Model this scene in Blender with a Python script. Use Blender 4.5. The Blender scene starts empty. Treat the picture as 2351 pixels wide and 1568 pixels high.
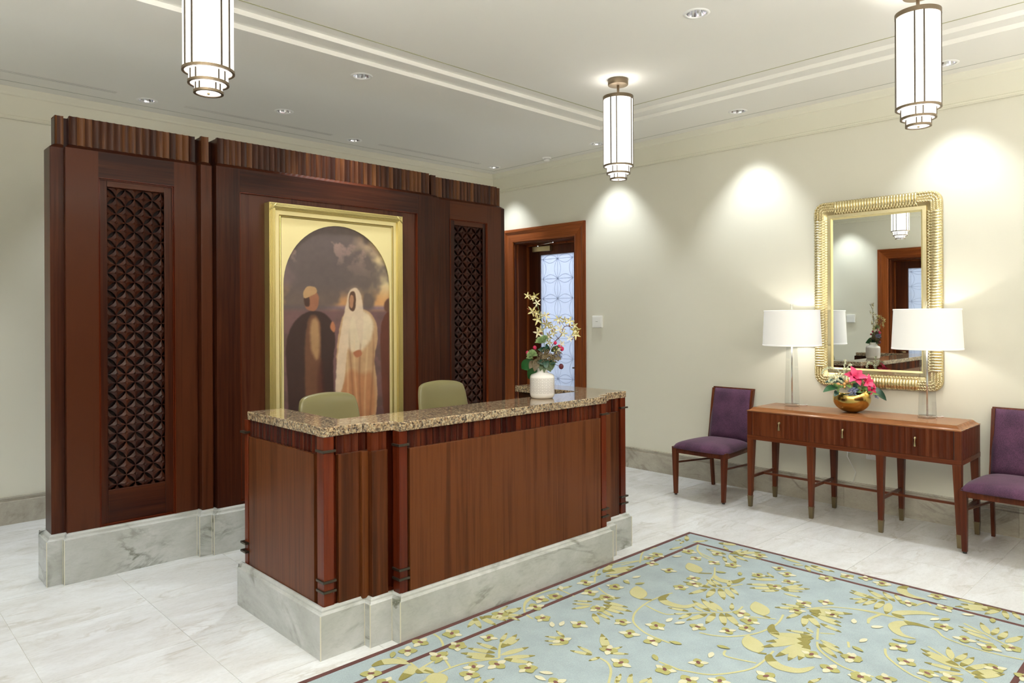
import bpy, bmesh, math, random
import numpy as np
from mathutils import Vector, Matrix
random.seed(7)
PI = math.pi
C = bpy.context.scene.collection
S = bpy.context.scene
# ------------------------------------------------------------------ camera
YAW = math.radians(46.1); ROLL = math.radians(0.27)
fw = Vector((math.cos(YAW), math.sin(YAW), 0)); rt = Vector((math.sin(YAW), -math.cos(YAW), 0)); up = Vector((0, 0, 1))
rc = rt*math.cos(ROLL) - up*math.sin(ROLL); uc = rt*math.sin(ROLL) + up*math.cos(ROLL)
cam = bpy.data.cameras.new('camera'); co = bpy.data.objects.new('camera', cam); C.objects.link(co)
cam.sensor_width = 36; cam.lens = 36*1644/2351; cam.shift_y = -56/2351; cam.clip_start = .02
co.matrix_world = Matrix(((rc.x, uc.x, -fw.x, 0), (rc.y, uc.y, -fw.y, 0), (rc.z, uc.z, -fw.z, 1.6), (0, 0, 0, 1)))
S.camera = co
# ------------------------------------------------------------------ world, exposure
w = bpy.data.worlds.new('world'); S.world = w; w.use_nodes = True
w.node_tree.nodes['Background'].inputs[0].default_value = (.80, .88, 1, 1)
w.node_tree.nodes['Background'].inputs[1].default_value = 1.0
S.view_settings.view_transform = 'Standard'; S.view_settings.look = 'None'
S.view_settings.gamma = 1; S.view_settings.use_curve_mapping = False
S.view_settings.exposure = EXPO = 0.42
try:
    S.cycles.use_denoising = True
    S.cycles.max_bounces = 16; S.cycles.diffuse_bounces = 8; S.cycles.glossy_bounces = 4; S.cycles.transmission_bounces = 16
    S.cycles.sample_clamp_indirect = 6; S.cycles.caustics_reflective = False; S.cycles.caustics_refractive = False
except Exception: pass
WARM = (1, .95, .87); NEUT = (1, .985, .965)
def area(name, loc, rot, sx, sy, e, col=NEUT):
    l = bpy.data.lights.new(name, 'AREA'); l.shape = 'RECTANGLE'; l.size = sx; l.size_y = sy; l.energy = e; l.color = col
    o = bpy.data.objects.new(name, l); C.objects.link(o); o.location = loc; o.rotation_euler = rot
    return o
# added fill: unseen strips by the near and left walls, brightening the ceiling
area('added_uplight_near', (2.9, -1.6, 2.2), (PI, 0, 0), 5.6, .35, 240, NEUT)
area('added_uplight_left', (.0, .6, 2.35), (PI, 0, 0), .25, 4.2, 150, NEUT)
SPOT_E = 62
# ------------------------------------------------------------------ mesh helpers
class MB:
    def __init__(s): s.v = []; s.f = []
    def add(s, vs, fs):
        o = len(s.v); s.v += [tuple(p) for p in vs]; s.f += [tuple(i+o for i in f) for f in fs]; return s
    def box(s, x0, x1, y0, y1, z0, z1):
        if x0 > x1: x0, x1 = x1, x0
        if y0 > y1: y0, y1 = y1, y0
        return s.add([(x0,y0,z0),(x1,y0,z0),(x1,y1,z0),(x0,y1,z0),(x0,y0,z1),(x1,y0,z1),(x1,y1,z1),(x0,y1,z1)],
                     [(3,2,1,0),(4,5,6,7),(0,1,5,4),(1,2,6,5),(2,3,7,6),(3,0,4,7)])
    def taper(s, c0, a0, b0, c1, a1, b1):   # frustum: centres, half sizes
        vs = []
        for c, a, b in ((c0,a0,b0),(c1,a1,b1)):
            vs += [(c[0]-a,c[1]-b,c[2]),(c[0]+a,c[1]-b,c[2]),(c[0]+a,c[1]+b,c[2]),(c[0]-a,c[1]+b,c[2])]
        return s.add(vs, [(3,2,1,0),(4,5,6,7),(0,1,5,4),(1,2,6,5),(2,3,7,6),(3,0,4,7)])
    def prism(s, poly, z0, z1):
        n = len(poly)
        return s.add([(x,y,z0) for x,y in poly]+[(x,y,z1) for x,y in poly],
                     [tuple(range(n-1,-1,-1)), tuple(range(n,2*n))]+[(i,(i+1)%n,n+(i+1)%n,n+i) for i in range(n)])
    def lathe(s, prof, n=24, c=(0,0,0), caps=True, sx=1, sy=1):
        vs = []; m = len(prof)
        for r, z in prof:
            for k in range(n):
                a = 2*PI*k/n; vs.append((c[0]+r*sx*math.cos(a), c[1]+r*sy*math.sin(a), c[2]+z))
        fs = [(i*n+k, i*n+(k+1)%n, (i+1)*n+(k+1)%n, (i+1)*n+k) for i in range(m-1) for k in range(n)]
        if caps: fs += [tuple(range(n-1,-1,-1)), tuple(range((m-1)*n, m*n))]
        return s.add(vs, fs)
    def tube(s, pts, r, n=8, caps=True):
        pts = [Vector(p) for p in pts]; m = len(pts); rs = r if isinstance(r, (list, tuple)) else [r]*m
        vs = []; prev = None
        for i, p in enumerate(pts):
            d = (pts[min(i+1,m-1)]-pts[max(i-1,0)]).normalized()
            if prev is None:
                a = d.cross(Vector((0,0,1)));
                if a.length < 1e-3: a = d.cross(Vector((1,0,0)))
                a.normalize()
            else:
                a = (prev - d*prev.dot(d)).normalized()
            prev = a; b = d.cross(a)
            for k in range(n):
                t = 2*PI*k/n; vs.append(p+(a*math.cos(t)+b*math.sin(t))*rs[i])
        fs = [(i*n+k, i*n+(k+1)%n, (i+1)*n+(k+1)%n, (i+1)*n+k) for i in range(m-1) for k in range(n)]
        if caps: fs += [tuple(range(n-1,-1,-1)), tuple(range((m-1)*n, m*n))]
        return s.add(vs, fs)
    def sweep(s, path, prof, closed=False, cap=True):
        # path: plan points (x,y); prof: (outward offset, z); outward = right-hand side of travel
        n = len(path); dirs = []
        for i in range(n if closed else n-1):
            a, b = path[i], path[(i+1)%n]; d = Vector((b[0]-a[0], b[1]-a[1])).normalized(); dirs.append(Vector((d.y, -d.x)))
        vs = []; m = len(prof)
        for i, p in enumerate(path):
            if closed: n0, n1 = dirs[i-1], dirs[i]
            else: n0, n1 = dirs[max(i-1,0)], dirs[min(i,n-2)]
            k = (n0+n1); k = k/(k.length_squared/2) if k.length > 1e-6 else n0
            for o, z in prof: vs.append((p[0]+k.x*o, p[1]+k.y*o, z))
        fs = []
        for i in range(n if closed else n-1):
            j = (i+1) % n
            for q in range(m-1): fs.append((i*m+q, j*m+q, j*m+q+1, i*m+q+1))
        if cap and not closed: fs += [tuple(range(m)), tuple(range((n-1)*m+m-1, (n-1)*m-1, -1))]
        return s.add(vs, fs)
    def shift(s, d): s.v = [(p[0]+d[0], p[1]+d[1], p[2]+d[2]) for p in s.v]; return s
    def xf(s, M): s.v = [tuple(M @ Vector(p)) for p in s.v]; return s
    def ell(s, c, r, n=10, m=7):
        rx, ry, rz = r if isinstance(r, (list, tuple)) else (r, r, r)
        prof = [(max(math.sin(PI*i/(m-1)), 1e-3), -math.cos(PI*i/(m-1))) for i in range(m)]
        o = len(s.v); s.lathe(prof, n)
        s.v[o:] = [(c[0]+p[0]*rx, c[1]+p[1]*ry, c[2]+p[2]*rz) for p in s.v[o:]]
        return s
    def petal(s, base, tip, nrm, wd, cup=.15, n=5, w0=.12):
        base, tip, nrm = Vector(base), Vector(tip), Vector(nrm)
        d = tip-base; L = d.length; side = d.cross(nrm).normalized(); nn = side.cross(d).normalized()
        vs = []
        for i in range(n+1):
            t = i/n; ww = wd*(math.sin(PI*min(1, t*.92+.08))**.8)*(1-.0*t) if i < n else wd*.06
            if i == 0: ww = wd*w0
            c = base+d*t+nn*(cup*L*math.sin(PI*t))
            vs += [c-side*ww+nn*ww*.35, c, c+side*ww+nn*ww*.35]
        fs = []
        for i in range(n):
            for k in (0, 1): fs.append((i*3+k, i*3+k+1, i*3+k+4, i*3+k+3))
        return s.add(vs, fs)
    def mesh(s, name, smooth=False):
        me = bpy.data.meshes.new(name); me.from_pydata(s.v, [], s.f); me.update()
        bm = bmesh.new(); bm.from_mesh(me); bmesh.ops.recalc_face_normals(bm, faces=bm.faces); bm.to_mesh(me); bm.free()
        if smooth: me.polygons.foreach_set('use_smooth', [True]*len(me.polygons))
        return me
def thing(name, label, cat, loc=(0,0,0), rz=0, group=None):
    o = bpy.data.objects.new(name, None); o.empty_display_size = .05; C.objects.link(o)
    o.location = loc; o.rotation_euler = (0, 0, rz); o['label'] = label; o['category'] = cat
    if group: o['group'] = group
    return o
def obj(name, mb, mat, parent=None, w=False, smooth=False, bev=0, seg=2, label=None, kind=None, angle=40):
    if w and parent is not None:
        p = parent; loc = Vector((0,0,0))
        while p is not None: loc += Vector(p.location); p = p.parent
        mb.shift(-loc)
    me = mb.mesh(name, smooth) if isinstance(mb, MB) else mb
    o = bpy.data.objects.new(name, me); C.objects.link(o); o.parent = parent
    if mat and not me.materials: me.materials.append(mat)
    if bev:
        m = o.modifiers.new('bevel', 'BEVEL'); m.width = bev; m.segments = seg; m.limit_method = 'ANGLE'; m.angle_limit = math.radians(angle)
        m.harden_normals = False
    if label: o['label'] = label
    if kind: o['kind'] = kind
    return o
def tag(o, label, cat, group=None):
    o['label'] = label; o['category'] = cat
    if group: o['group'] = group
    return o
def copy_tree(o, parent=None):
    c = o.copy(); C.objects.link(c); c.parent = parent
    for ch in list(o.children): copy_tree(ch, c)
    return c
def lin(r, g, b): return tuple(((x/255/12.92) if x/255 <= .04045 else ((x/255+.055)/1.055)**2.4) for x in (r, g, b))+(1,)
# ------------------------------------------------------------------ materials
def newmat(name):
    m = bpy.data.materials.new(name); m.use_nodes = True
    nt = m.node_tree; return m, nt, nt.nodes['Principled BSDF'], nt.nodes, nt.links
def pm(name, col, rough=.5, metal=0, coat=0, emit=None, es=0, trans=0, ior=1.45, sheen=0, spec=.5, bump=0, bscale=200):
    m, nt, b, N, L = newmat(name)
    b.inputs['Base Color'].default_value = col if len(col) == 4 else tuple(col)+(1,)
    b.inputs['Roughness'].default_value = rough; b.inputs['Metallic'].default_value = metal
    b.inputs['Coat Weight'].default_value = coat; b.inputs['Coat Roughness'].default_value = .08
    b.inputs['Transmission Weight'].default_value = trans; b.inputs['IOR'].default_value = ior
    b.inputs['Sheen Weight'].default_value = sheen; b.inputs['Specular IOR Level'].default_value = spec
    if emit: b.inputs['Emission Color'].default_value = tuple(emit)[:3]+(1,); b.inputs['Emission Strength'].default_value = es
    if bump:
        tc = N.new('ShaderNodeTexCoord'); n = N.new('ShaderNodeTexNoise'); n.inputs['Scale'].default_value = bscale
        bp = N.new('ShaderNodeBump'); bp.inputs['Strength'].default_value = bump; bp.inputs['Distance'].default_value = .002
        L.new(tc.outputs['Object'], n.inputs['Vector']); L.new(n.outputs['Fac'], bp.inputs['Height']); L.new(bp.outputs[0], b.inputs['Normal'])
    return m
def ramp(N, stops):
    r = N.new('ShaderNodeValToRGB'); e = r.color_ramp.elements
    while len(e) > 1: e.remove(e[-1])
    e[0].position, e[0].color = stops[0]
    for p, c in stops[1:]:
        x = e.new(p); x.color = c
    return r
def wood(name, dark, mid, light, grain='z', rough=.3, coat=.25, fine=1, rnd=.25, band=6):
    m, nt, b, N, L = newmat(name)
    tc = N.new('ShaderNodeTexCoord'); oi = N.new('ShaderNodeObjectInfo')
    cm = N.new('ShaderNodeVectorMath'); cm.operation = 'SCALE'; cm.inputs[0].default_value = (7, 13, 5); L.new(oi.outputs['Random'], cm.inputs['Scale'])
    ad = N.new('ShaderNodeVectorMath'); L.new(tc.outputs['Object'], ad.inputs[0]); L.new(cm.outputs[0], ad.inputs[1])
    def mp(a, c):
        q = N.new('ShaderNodeMapping'); L.new(ad.outputs[0], q.inputs['Vector'])
        q.inputs['Scale'].default_value = {'z': (a, a, c), 'x': (c, a, a), 'y': (a, c, a)}[grain]; return q
    m1 = mp(55*fine, 1.6); n1 = N.new('ShaderNodeTexNoise'); n1.inputs['Scale'].default_value = 1; n1.inputs['Detail'].default_value = 6; n1.inputs['Roughness'].default_value = .62; L.new(m1.outputs[0], n1.inputs['Vector'])
    m2 = mp(band, .35); n2 = N.new('ShaderNodeTexNoise'); n2.inputs['Scale'].default_value = 1; n2.inputs['Detail'].default_value = 3; n2.inputs['Distortion'].default_value = .6; L.new(m2.outputs[0], n2.inputs['Vector'])
    mx = N.new('ShaderNodeMath'); mx.operation = 'MULTIPLY_ADD'; mx.inputs[1].default_value = .62; L.new(n1.outputs['Fac'], mx.inputs[0])
    m3 = N.new('ShaderNodeMath'); m3.operation = 'MULTIPLY'; m3.inputs[1].default_value = .50; L.new(n2.outputs['Fac'], m3.inputs[0]); L.new(m3.outputs[0], mx.inputs[2])
    m4 = N.new('ShaderNodeMath'); m4.operation = 'MULTIPLY_ADD'; m4.inputs[1].default_value = rnd; L.new(oi.outputs['Random'], m4.inputs[0]); L.new(mx.outputs[0], m4.inputs[2])
    m5 = N.new('ShaderNodeMath'); m5.operation = 'SUBTRACT'; m5.inputs[1].default_value = rnd*.5+.025; L.new(m4.outputs[0], m5.inputs[0])
    r = ramp(N, [(.38, dark), (.52, mid), (.66, light)]); L.new(m5.outputs[0], r.inputs[0]); L.new(r.outputs[0], b.inputs['Base Color'])
    b.inputs['Roughness'].default_value = rough; b.inputs['Coat Weight'].default_value = coat*.2; b.inputs['Coat Roughness'].default_value = .12; b.inputs['Specular IOR Level'].default_value = .17
    bp = N.new('ShaderNodeBump'); bp.inputs['Strength'].default_value = .06; bp.inputs['Distance'].default_value = .001
    L.new(n1.outputs['Fac'], bp.inputs['Height']); L.new(bp.outputs[0], b.inputs['Normal'])
    return m
WD, WM, WL = (.022,.0050,.0026,1), (.044,.0108,.0045,1), (.072,.020,.0078,1)
M = {}
M['woodz'] = wood('mahogany_vertical', WD, WM, WL, 'z')
M['woodx'] = wood('mahogany_horizontal', WD, WM, WL, 'x')
M['woody'] = wood('mahogany_depth', WD, WM, WL, 'y')
M['deskz'] = wood('sapele_desk_veneer', (.042,.0108,.0034,1), (.076,.0205,.0060,1), (.118,.036,.0105,1), 'z', band=20)
M['post'] = wood('mahogany_post', (.060,.0090,.0032,1), (.090,.0145,.0050,1), (.12,.022,.0075,1), 'z', coat=.5, rough=.2)
M['flute'] = wood('mahogany_flutes', (.022,.0060,.0028,1), (.050,.0145,.0052,1), (.11,.040,.0115,1), 'z', rnd=.32, fine=.7, rough=.38)
M['dflute'] = wood('mahogany_desk_flutes', (.024,.0042,.0026,1), (.050,.0095,.0046,1), (.095,.020,.0075,1), 'z', rnd=.28, rough=.2, coat=.5)
M['bead'] = wood('mahogany_bead', (.09,.014,.004,1), (.13,.022,.006,1), (.17,.034,.009,1), 'z', coat=.6, rough=.2)
M['doorw'] = wood('door_casing_wood', (.13,.028,.0065,1), (.20,.050,.0115,1), (.28,.078,.020,1), 'z', band=10)
M['doorh'] = wood('door_casing_wood_cross', (.13,.028,.0065,1), (.20,.050,.0115,1), (.28,.078,.020,1), 'y', band=10)
M['doord'] = wood('door_leaf_wood', (.040,.010,.004,1), (.065,.016,.006,1), (.10,.026,.009,1), 'z', band=10)
M['furn'] = wood('walnut_furniture', (.058,.0115,.0045,1), (.090,.0200,.0070,1), (.130,.034,.0115,1), 'z', rough=.28, rnd=.12)
M['furny'] = wood('walnut_furniture_long', (.058,.0115,.0045,1), (.090,.0200,.0070,1), (.130,.034,.0115,1), 'y', rough=.28, rnd=.12)
M['ctop'] = wood('console_top_wood', (.17,.060,.019,1), (.25,.098,.035,1), (.32,.14,.055,1), 'y', rough=.22, rnd=.05)
M['brass'] = pm('aged_brass', (.42,.34,.19), .28, 1)
M['bronze'] = pm('dark_bronze', (.085,.070,.052), .35, .85)
M['pbronze'] = pm('pendant_bronze', (.19,.145,.095), .42, .7)
M['chrome'] = pm('chrome', (.85,.86,.9), .12, 1)
M['gold'] = pm('gilt_leaf', (.86,.76,.40), .42, .55, bump=.25, bscale=30)
M['goldd'] = pm('gilt_reeding', (.60,.50,.20), .32, .75, bump=.3, bscale=60)
M['mgold'] = pm('mirror_frame_gilt', (.84,.75,.47), .24, .9)
M['cap'] = pm('bronzed_leg_cap', (.20,.155,.085), .32, .9)
M['mgoldn'] = pm('mirror_frame_gilt_woven', (.66,.55,.30), .28, .9)
M['mirror'] = pm('mirror_glass', (.90,.93,.91), .01, 1)
def wallmat(name, col, rough=.75):
    return pm(name, col, rough, bump=.03, bscale=350, spec=.25)
M['wall'] = wallmat('wall_paint', (.68,.665,.57,1))
M['ceil'] = wallmat('ceiling_paint', (.80,.79,.745,1), .85)
M['crown'] = wallmat('cornice_paint', (.70,.685,.575,1))
M['olive'] = pm('olive_reveal', (.38,.38,.22), .7)
M['greyline'] = pm('grey_reveal', (.36,.37,.33), .8)
M['dark'] = pm('dark_void', (.02,.02,.02), .9)
def marble(name, base, tint, vein, dark, sc=1.0, rough=.16, stretch=(1,2.6,1), rotz=.5, vw=.045, rndobj=40, spec=.5, coat=0, world=False, vs=1.0):
    m, nt, b, N, L = newmat(name)
    tc = N.new('ShaderNodeTexCoord'); oi = N.new('ShaderNodeObjectInfo'); ge = N.new('ShaderNodeNewGeometry')
    cm = N.new('ShaderNodeVectorMath'); cm.operation = 'SCALE'; cm.inputs[0].default_value = (rndobj, rndobj*.7, rndobj*.3); L.new(oi.outputs['Random'], cm.inputs['Scale'])
    ad = N.new('ShaderNodeVectorMath'); L.new(ge.outputs['Position'], ad.inputs[0]); L.new(cm.outputs[0], ad.inputs[1])
    mp = N.new('ShaderNodeMapping'); mp.inputs['Rotation'].default_value = (0.3 if world else 0, 0.6 if world else 0, rotz); mp.inputs['Scale'].default_value = stretch; L.new(ad.outputs[0], mp.inputs['Vector'])
    n1 = N.new('ShaderNodeTexNoise'); n1.inputs['Scale'].default_value = 1.6*sc; n1.inputs['Detail'].default_value = 9; n1.inputs['Roughness'].default_value = .62; n1.inputs['Distortion'].default_value = .8; L.new(mp.outputs[0], n1.inputs['Vector'])
    r1 = ramp(N, [(.36, base), (.52, tuple(base[i]*.5+tint[i]*.5 for i in range(3))+(1,)), (.72, tint)]); L.new(n1.outputs['Fac'], r1.inputs[0])
    n2 = N.new('ShaderNodeTexNoise'); n2.inputs['Scale'].default_value = 1.1*sc*vs; n2.inputs['Detail'].default_value = 7; n2.inputs['Roughness'].default_value = .58; n2.inputs['Distortion'].default_value = 1.6; L.new(mp.outputs[0], n2.inputs['Vector'])
    r2 = ramp(N, [(.5-vw, (0,0,0,1)), (.5, (1,1,1,1)), (.5+vw, (0,0,0,1))]); L.new(n2.outputs['Fac'], r2.inputs[0])
    n3 = N.new('ShaderNodeTexNoise'); n3.inputs['Scale'].default_value = 2.3*sc; n3.inputs['Detail'].default_value = 4; L.new(mp.outputs[0], n3.inputs['Vector'])
    r3 = ramp(N, [(.45, (0,0,0,1)), (.68, (1,1,1,1))]); L.new(n3.outputs['Fac'], r3.inputs[0])
    mu = N.new('ShaderNodeMath'); mu.operation = 'MULTIPLY'; L.new(r2.outputs[0], mu.inputs[0]); L.new(r3.outputs[0], mu.inputs[1])
    m2 = N.new('ShaderNodeMath'); m2.operation = 'MULTIPLY'; m2.inputs[1].default_value = dark; L.new(mu.outputs[0], m2.inputs[0])
    mx = N.new('ShaderNodeMix'); mx.data_type = 'RGBA'; L.new(m2.outputs[0], mx.inputs[0]); L.new(r1.outputs[0], mx.inputs[6]); mx.inputs[7].default_value = vein
    # fine crackle
    n4 = N.new('ShaderNodeTexNoise'); n4.inputs['Scale'].default_value = 26*sc; n4.inputs['Detail'].default_value = 5; n4.inputs['Distortion'].default_value = 1; L.new(mp.outputs[0], n4.inputs['Vector'])
    r4 = ramp(N, [(.3, (.90,.90,.90,1)), (.55, (1,1,1,1))]); L.new(n4.outputs['Fac'], r4.inputs[0])
    mm = N.new('ShaderNodeMix'); mm.data_type = 'RGBA'; mm.blend_type = 'MULTIPLY'; mm.inputs[0].default_value = .8; L.new(mx.outputs[2], mm.inputs[6]); L.new(r4.outputs[0], mm.inputs[7])
    L.new(mm.outputs[2], b.inputs['Base Color']); b.inputs['Roughness'].default_value = rough; b.inputs['Specular IOR Level'].default_value = spec
    b.inputs['Coat Weight'].default_value = coat
    return m
M['tile'] = marble('floor_marble', (.69,.71,.72,1), (.585,.585,.57,1), (.42,.38,.32,1), .55, sc=1.3, rough=.17, rotz=.55, stretch=(1,2.4,1))
M['grout'] = pm('grout', (.58,.555,.49), .7)
M['stone'] = marble('plinth_quartzite', (.52,.535,.525,1), (.355,.37,.34,1), (.12,.13,.09,1), 1.0, sc=1.0, rough=.22, rotz=.2, stretch=(1,1,2.2), vw=.05, world=True)
M['bstone'] = marble('baseboard_quartzite', (.46,.43,.36,1), (.33,.30,.245,1), (.20,.175,.14,1), .7, sc=1.6, rough=.22, rotz=.2, stretch=(1,1,1.5), vw=.05, world=True)
M['joint'] = pm('stone_joint', (.62,.60,.48), .6)
def granite():
    m, nt, b, N, L = newmat('granite')
    tc = N.new('ShaderNodeTexCoord')
    n0 = N.new('ShaderNodeTexNoise'); n0.inputs['Scale'].default_value = 30; n0.inputs['Detail'].default_value = 6; n0.inputs['Roughness'].default_value = .7; L.new(tc.outputs['Object'], n0.inputs['Vector'])
    mxv = N.new('ShaderNodeVectorMath'); mxv.operation = 'MULTIPLY_ADD'; mxv.inputs[1].default_value = (.02,.02,.02); L.new(n0.outputs['Color'], mxv.inputs[0]); L.new(tc.outputs['Object'], mxv.inputs[2])
    v1 = N.new('ShaderNodeTexVoronoi'); v1.inputs['Scale'].default_value = 115; L.new(mxv.outputs[0], v1.inputs['Vector'])
    sep = N.new('ShaderNodeSeparateColor'); L.new(v1.outputs['Color'], sep.inputs[0])
    r1 = ramp(N, [(0, (.015,.015,.018,1)), (.20, (.13,.12,.11,1)), (.32, (.30,.21,.12,1)), (.48, (.50,.35,.20,1)), (.62, (.22,.13,.08,1)), (.74, (.50,.43,.30,1)), (.90, (.03,.03,.035,1))])
    r1.color_ramp.interpolation = 'CONSTANT'; L.new(sep.outputs[0], r1.inputs[0])
    n1 = N.new('ShaderNodeTexNoise'); n1.inputs['Scale'].default_value = 90; n1.inputs['Detail'].default_value = 8; n1.inputs['Roughness'].default_value = .75; L.new(tc.outputs['Object'], n1.inputs['Vector'])
    r2 = ramp(N, [(.42, (.02,.02,.025,1)), (.48, (.22,.15,.09,1)), (.55, (.46,.34,.20,1)), (.64, (.58,.50,.36,1))]); L.new(n1.outputs['Fac'], r2.inputs[0])
    mx = N.new('ShaderNodeMix'); mx.data_type = 'RGBA'; mx.inputs[0].default_value = .5; L.new(r1.outputs[0], mx.inputs[6]); L.new(r2.outputs[0], mx.inputs[7])
    L.new(mx.outputs[2], b.inputs['Base Color']); b.inputs['Roughness'].default_value = .06; b.inputs['Specular IOR Level'].default_value = .6
    return m
M['granite'] = granite()
def fabric(name, c1, c2, sc=220, sheen=.4, rough=.85):
    m, nt, b, N, L = newmat(name)
    tc = N.new('ShaderNodeTexCoord')
    n = N.new('ShaderNodeTexNoise'); n.inputs['Scale'].default_value = sc; n.inputs['Detail'].default_value = 3; L.new(tc.outputs['Object'], n.inputs['Vector'])
    n2 = N.new('ShaderNodeTexNoise'); n2.inputs['Scale'].default_value = 7; n2.inputs['Detail'].default_value = 4; L.new(tc.outputs['Object'], n2.inputs['Vector'])
    ad = N.new('ShaderNodeMath'); ad.operation = 'MULTIPLY_ADD'; ad.inputs[1].default_value = .6; L.new(n.outputs['Fac'], ad.inputs[0])
    q = N.new('ShaderNodeMath'); q.operation = 'MULTIPLY'; q.inputs[1].default_value = .4; L.new(n2.outputs['Fac'], q.inputs[0]); L.new(q.outputs[0], ad.inputs[2])
    r = ramp(N, [(.38, c1), (.62, c2)]); L.new(ad.outputs[0], r.inputs[0]); L.new(r.outputs[0], b.inputs['Base Color'])
    b.inputs['Roughness'].default_value = rough; b.inputs['Sheen Weight'].default_value = sheen; b.inputs['Sheen Roughness'].default_value = .4
    bp = N.new('ShaderNodeBump'); bp.inputs['Strength'].default_value = .35; bp.inputs['Distance'].default_value = .0012; L.new(n.outputs['Fac'], bp.inputs['Height']); L.new(bp.outputs[0], b.inputs['Normal'])
    return m
M['purple'] = fabric('purple_chenille', (.034,.010,.033,1), (.105,.036,.085,1), sheen=.12)
M['rugb'] = fabric('rug_blue_pile', (.235,.290,.305,1), (.310,.375,.390,1), 260, .1, .95)
M['rugbr'] = fabric('rug_brown_pile', (.065,.020,.018,1), (.105,.036,.030,1), 260, .1, .95)
M['rugy'] = fabric('rug_leaf_yellow', (.37,.355,.165,1), (.44,.42,.225,1), 300, .1, .95)
M['rugo'] = fabric('rug_leaf_olive', (.175,.155,.035,1), (.225,.205,.055,1), 300, .1, .95)
M['rugo2'] = fabric('rug_petal_olive', (.27,.26,.085,1), (.33,.32,.12,1), 300, .1, .95)
M['rugc'] = fabric('rug_petal_cream', (.46,.445,.30,1), (.54,.52,.37,1), 300, .1, .95)
M['rugv'] = fabric('rug_vine', (.39,.375,.165,1), (.45,.43,.22,1), 300, .1, .95)
M['rugd'] = fabric('rug_flower_eye', (.09,.025,.022,1), (.20,.09,.075,1), 300, .1, .95)
M['leather'] = pm('olive_leather', (.21,.185,.080), .36, coat=.15, bump=.08, bscale=120)
M['black'] = pm('black_plastic', (.02,.02,.02), .4)
M['white'] = pm('white_plastic', (.82,.82,.80), .35)
M['glow'] = pm('pendant_diffuser', (.9,.88,.84), .6, emit=(1,.965,.91), es=1.0)
M['glowb'] = pm('pendant_diffuser_lower', (.9,.88,.84), .6, emit=(1,.97,.95), es=1.1)
M['shade'] = pm('lamp_shade_linen', (.86,.85,.82), .8, emit=(1,.985,.96), es=.20, bump=.15, bscale=500)
M['lamp'] = pm('lamp_source', (1,1,1), .5, emit=(1,.96,.9), es=9)
M['uplamp'] = pm('pendant_lamp_source', (1,1,1), .5, emit=(1,.95,.88), es=9)
def crystalmat():
    m = bpy.data.materials.new('crystal'); m.use_nodes = True; nt = m.node_tree; N = nt.nodes; L = nt.links
    N.remove(N['Principled BSDF']); tp = N.new('ShaderNodeBsdfTransparent'); tp.inputs[0].default_value = (.95,.965,.965,1)
    gl = N.new('ShaderNodeBsdfGlossy'); gl.inputs['Roughness'].default_value = .03; lw = N.new('ShaderNodeLayerWeight'); lw.inputs[0].default_value = .5; pw = N.new('ShaderNodeMath'); pw.operation = 'POWER'; pw.inputs[1].default_value = 5; L.new(lw.outputs['Facing'], pw.inputs[0]); fr = N.new('ShaderNodeMath'); fr.operation = 'MULTIPLY_ADD'; fr.inputs[1].default_value = .85; fr.inputs[2].default_value = .10; L.new(pw.outputs[0], fr.inputs[0])
    mx = N.new('ShaderNodeMixShader'); L.new(fr.outputs[0], mx.inputs[0]); L.new(tp.outputs[0], mx.inputs[1]); L.new(gl.outputs[0], mx.inputs[2]); L.new(mx.outputs[0], N['Material Output'].inputs[0]); return m
M['crystal'] = crystalmat()
M['ceramic'] = pm('white_ceramic', (.80,.79,.78), .22, coat=.6)
M['ceramicline'] = pm('ceramic_incised_line', (.42,.40,.41), .5)
M['bowlgold'] = pm('gold_bowl', (.62,.43,.13), .2, 1)
def leafm(name, col, rough=.45, spec=.5): return pm(name, col, rough, spec=spec)
M['leafg'] = leafm('leaf_green', (.012,.085,.018)); M['leafd'] = leafm('leaf_dark_green', (.012,.05,.03), .3)
M['leafo'] = leafm('leaf_olive_brown', (.10,.075,.035)); M['leafl'] = leafm('leaf_light', (.14,.26,.06))
M['leafm'] = leafm('leaf_moss', (.045,.075,.022))
M['stem'] = leafm('stem_green', (.10,.16,.06)); M['stemb'] = leafm('stem_brown', (.14,.07,.035))
M['orch'] = leafm('orchid_petal', (.62,.56,.26)); M['orcho'] = leafm('orchid_petal_olive', (.40,.34,.12)); M['orchc'] = leafm('orchid_lip', (.80,.76,.56)); M['orchr'] = leafm('orchid_edge_brown', (.22,.075,.03))
M['magenta'] = leafm('magenta_petal', (.52,.015,.085)); M['pink'] = leafm('pink_petal', (.70,.06,.17))
M['wine'] = leafm('wine_bud', (.10,.012,.02)); M['needle'] = leafm('needle_green', (.30,.42,.20)); M['clump'] = leafm('brown_clump', (.20,.15,.08))
M['cream'] = leafm('cream_blossom', (.72,.74,.56)); M['blue'] = leafm('lavender_blossom', (.20,.22,.36)); M['orange'] = leafm('apricot_berry', (.72,.38,.14))
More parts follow.
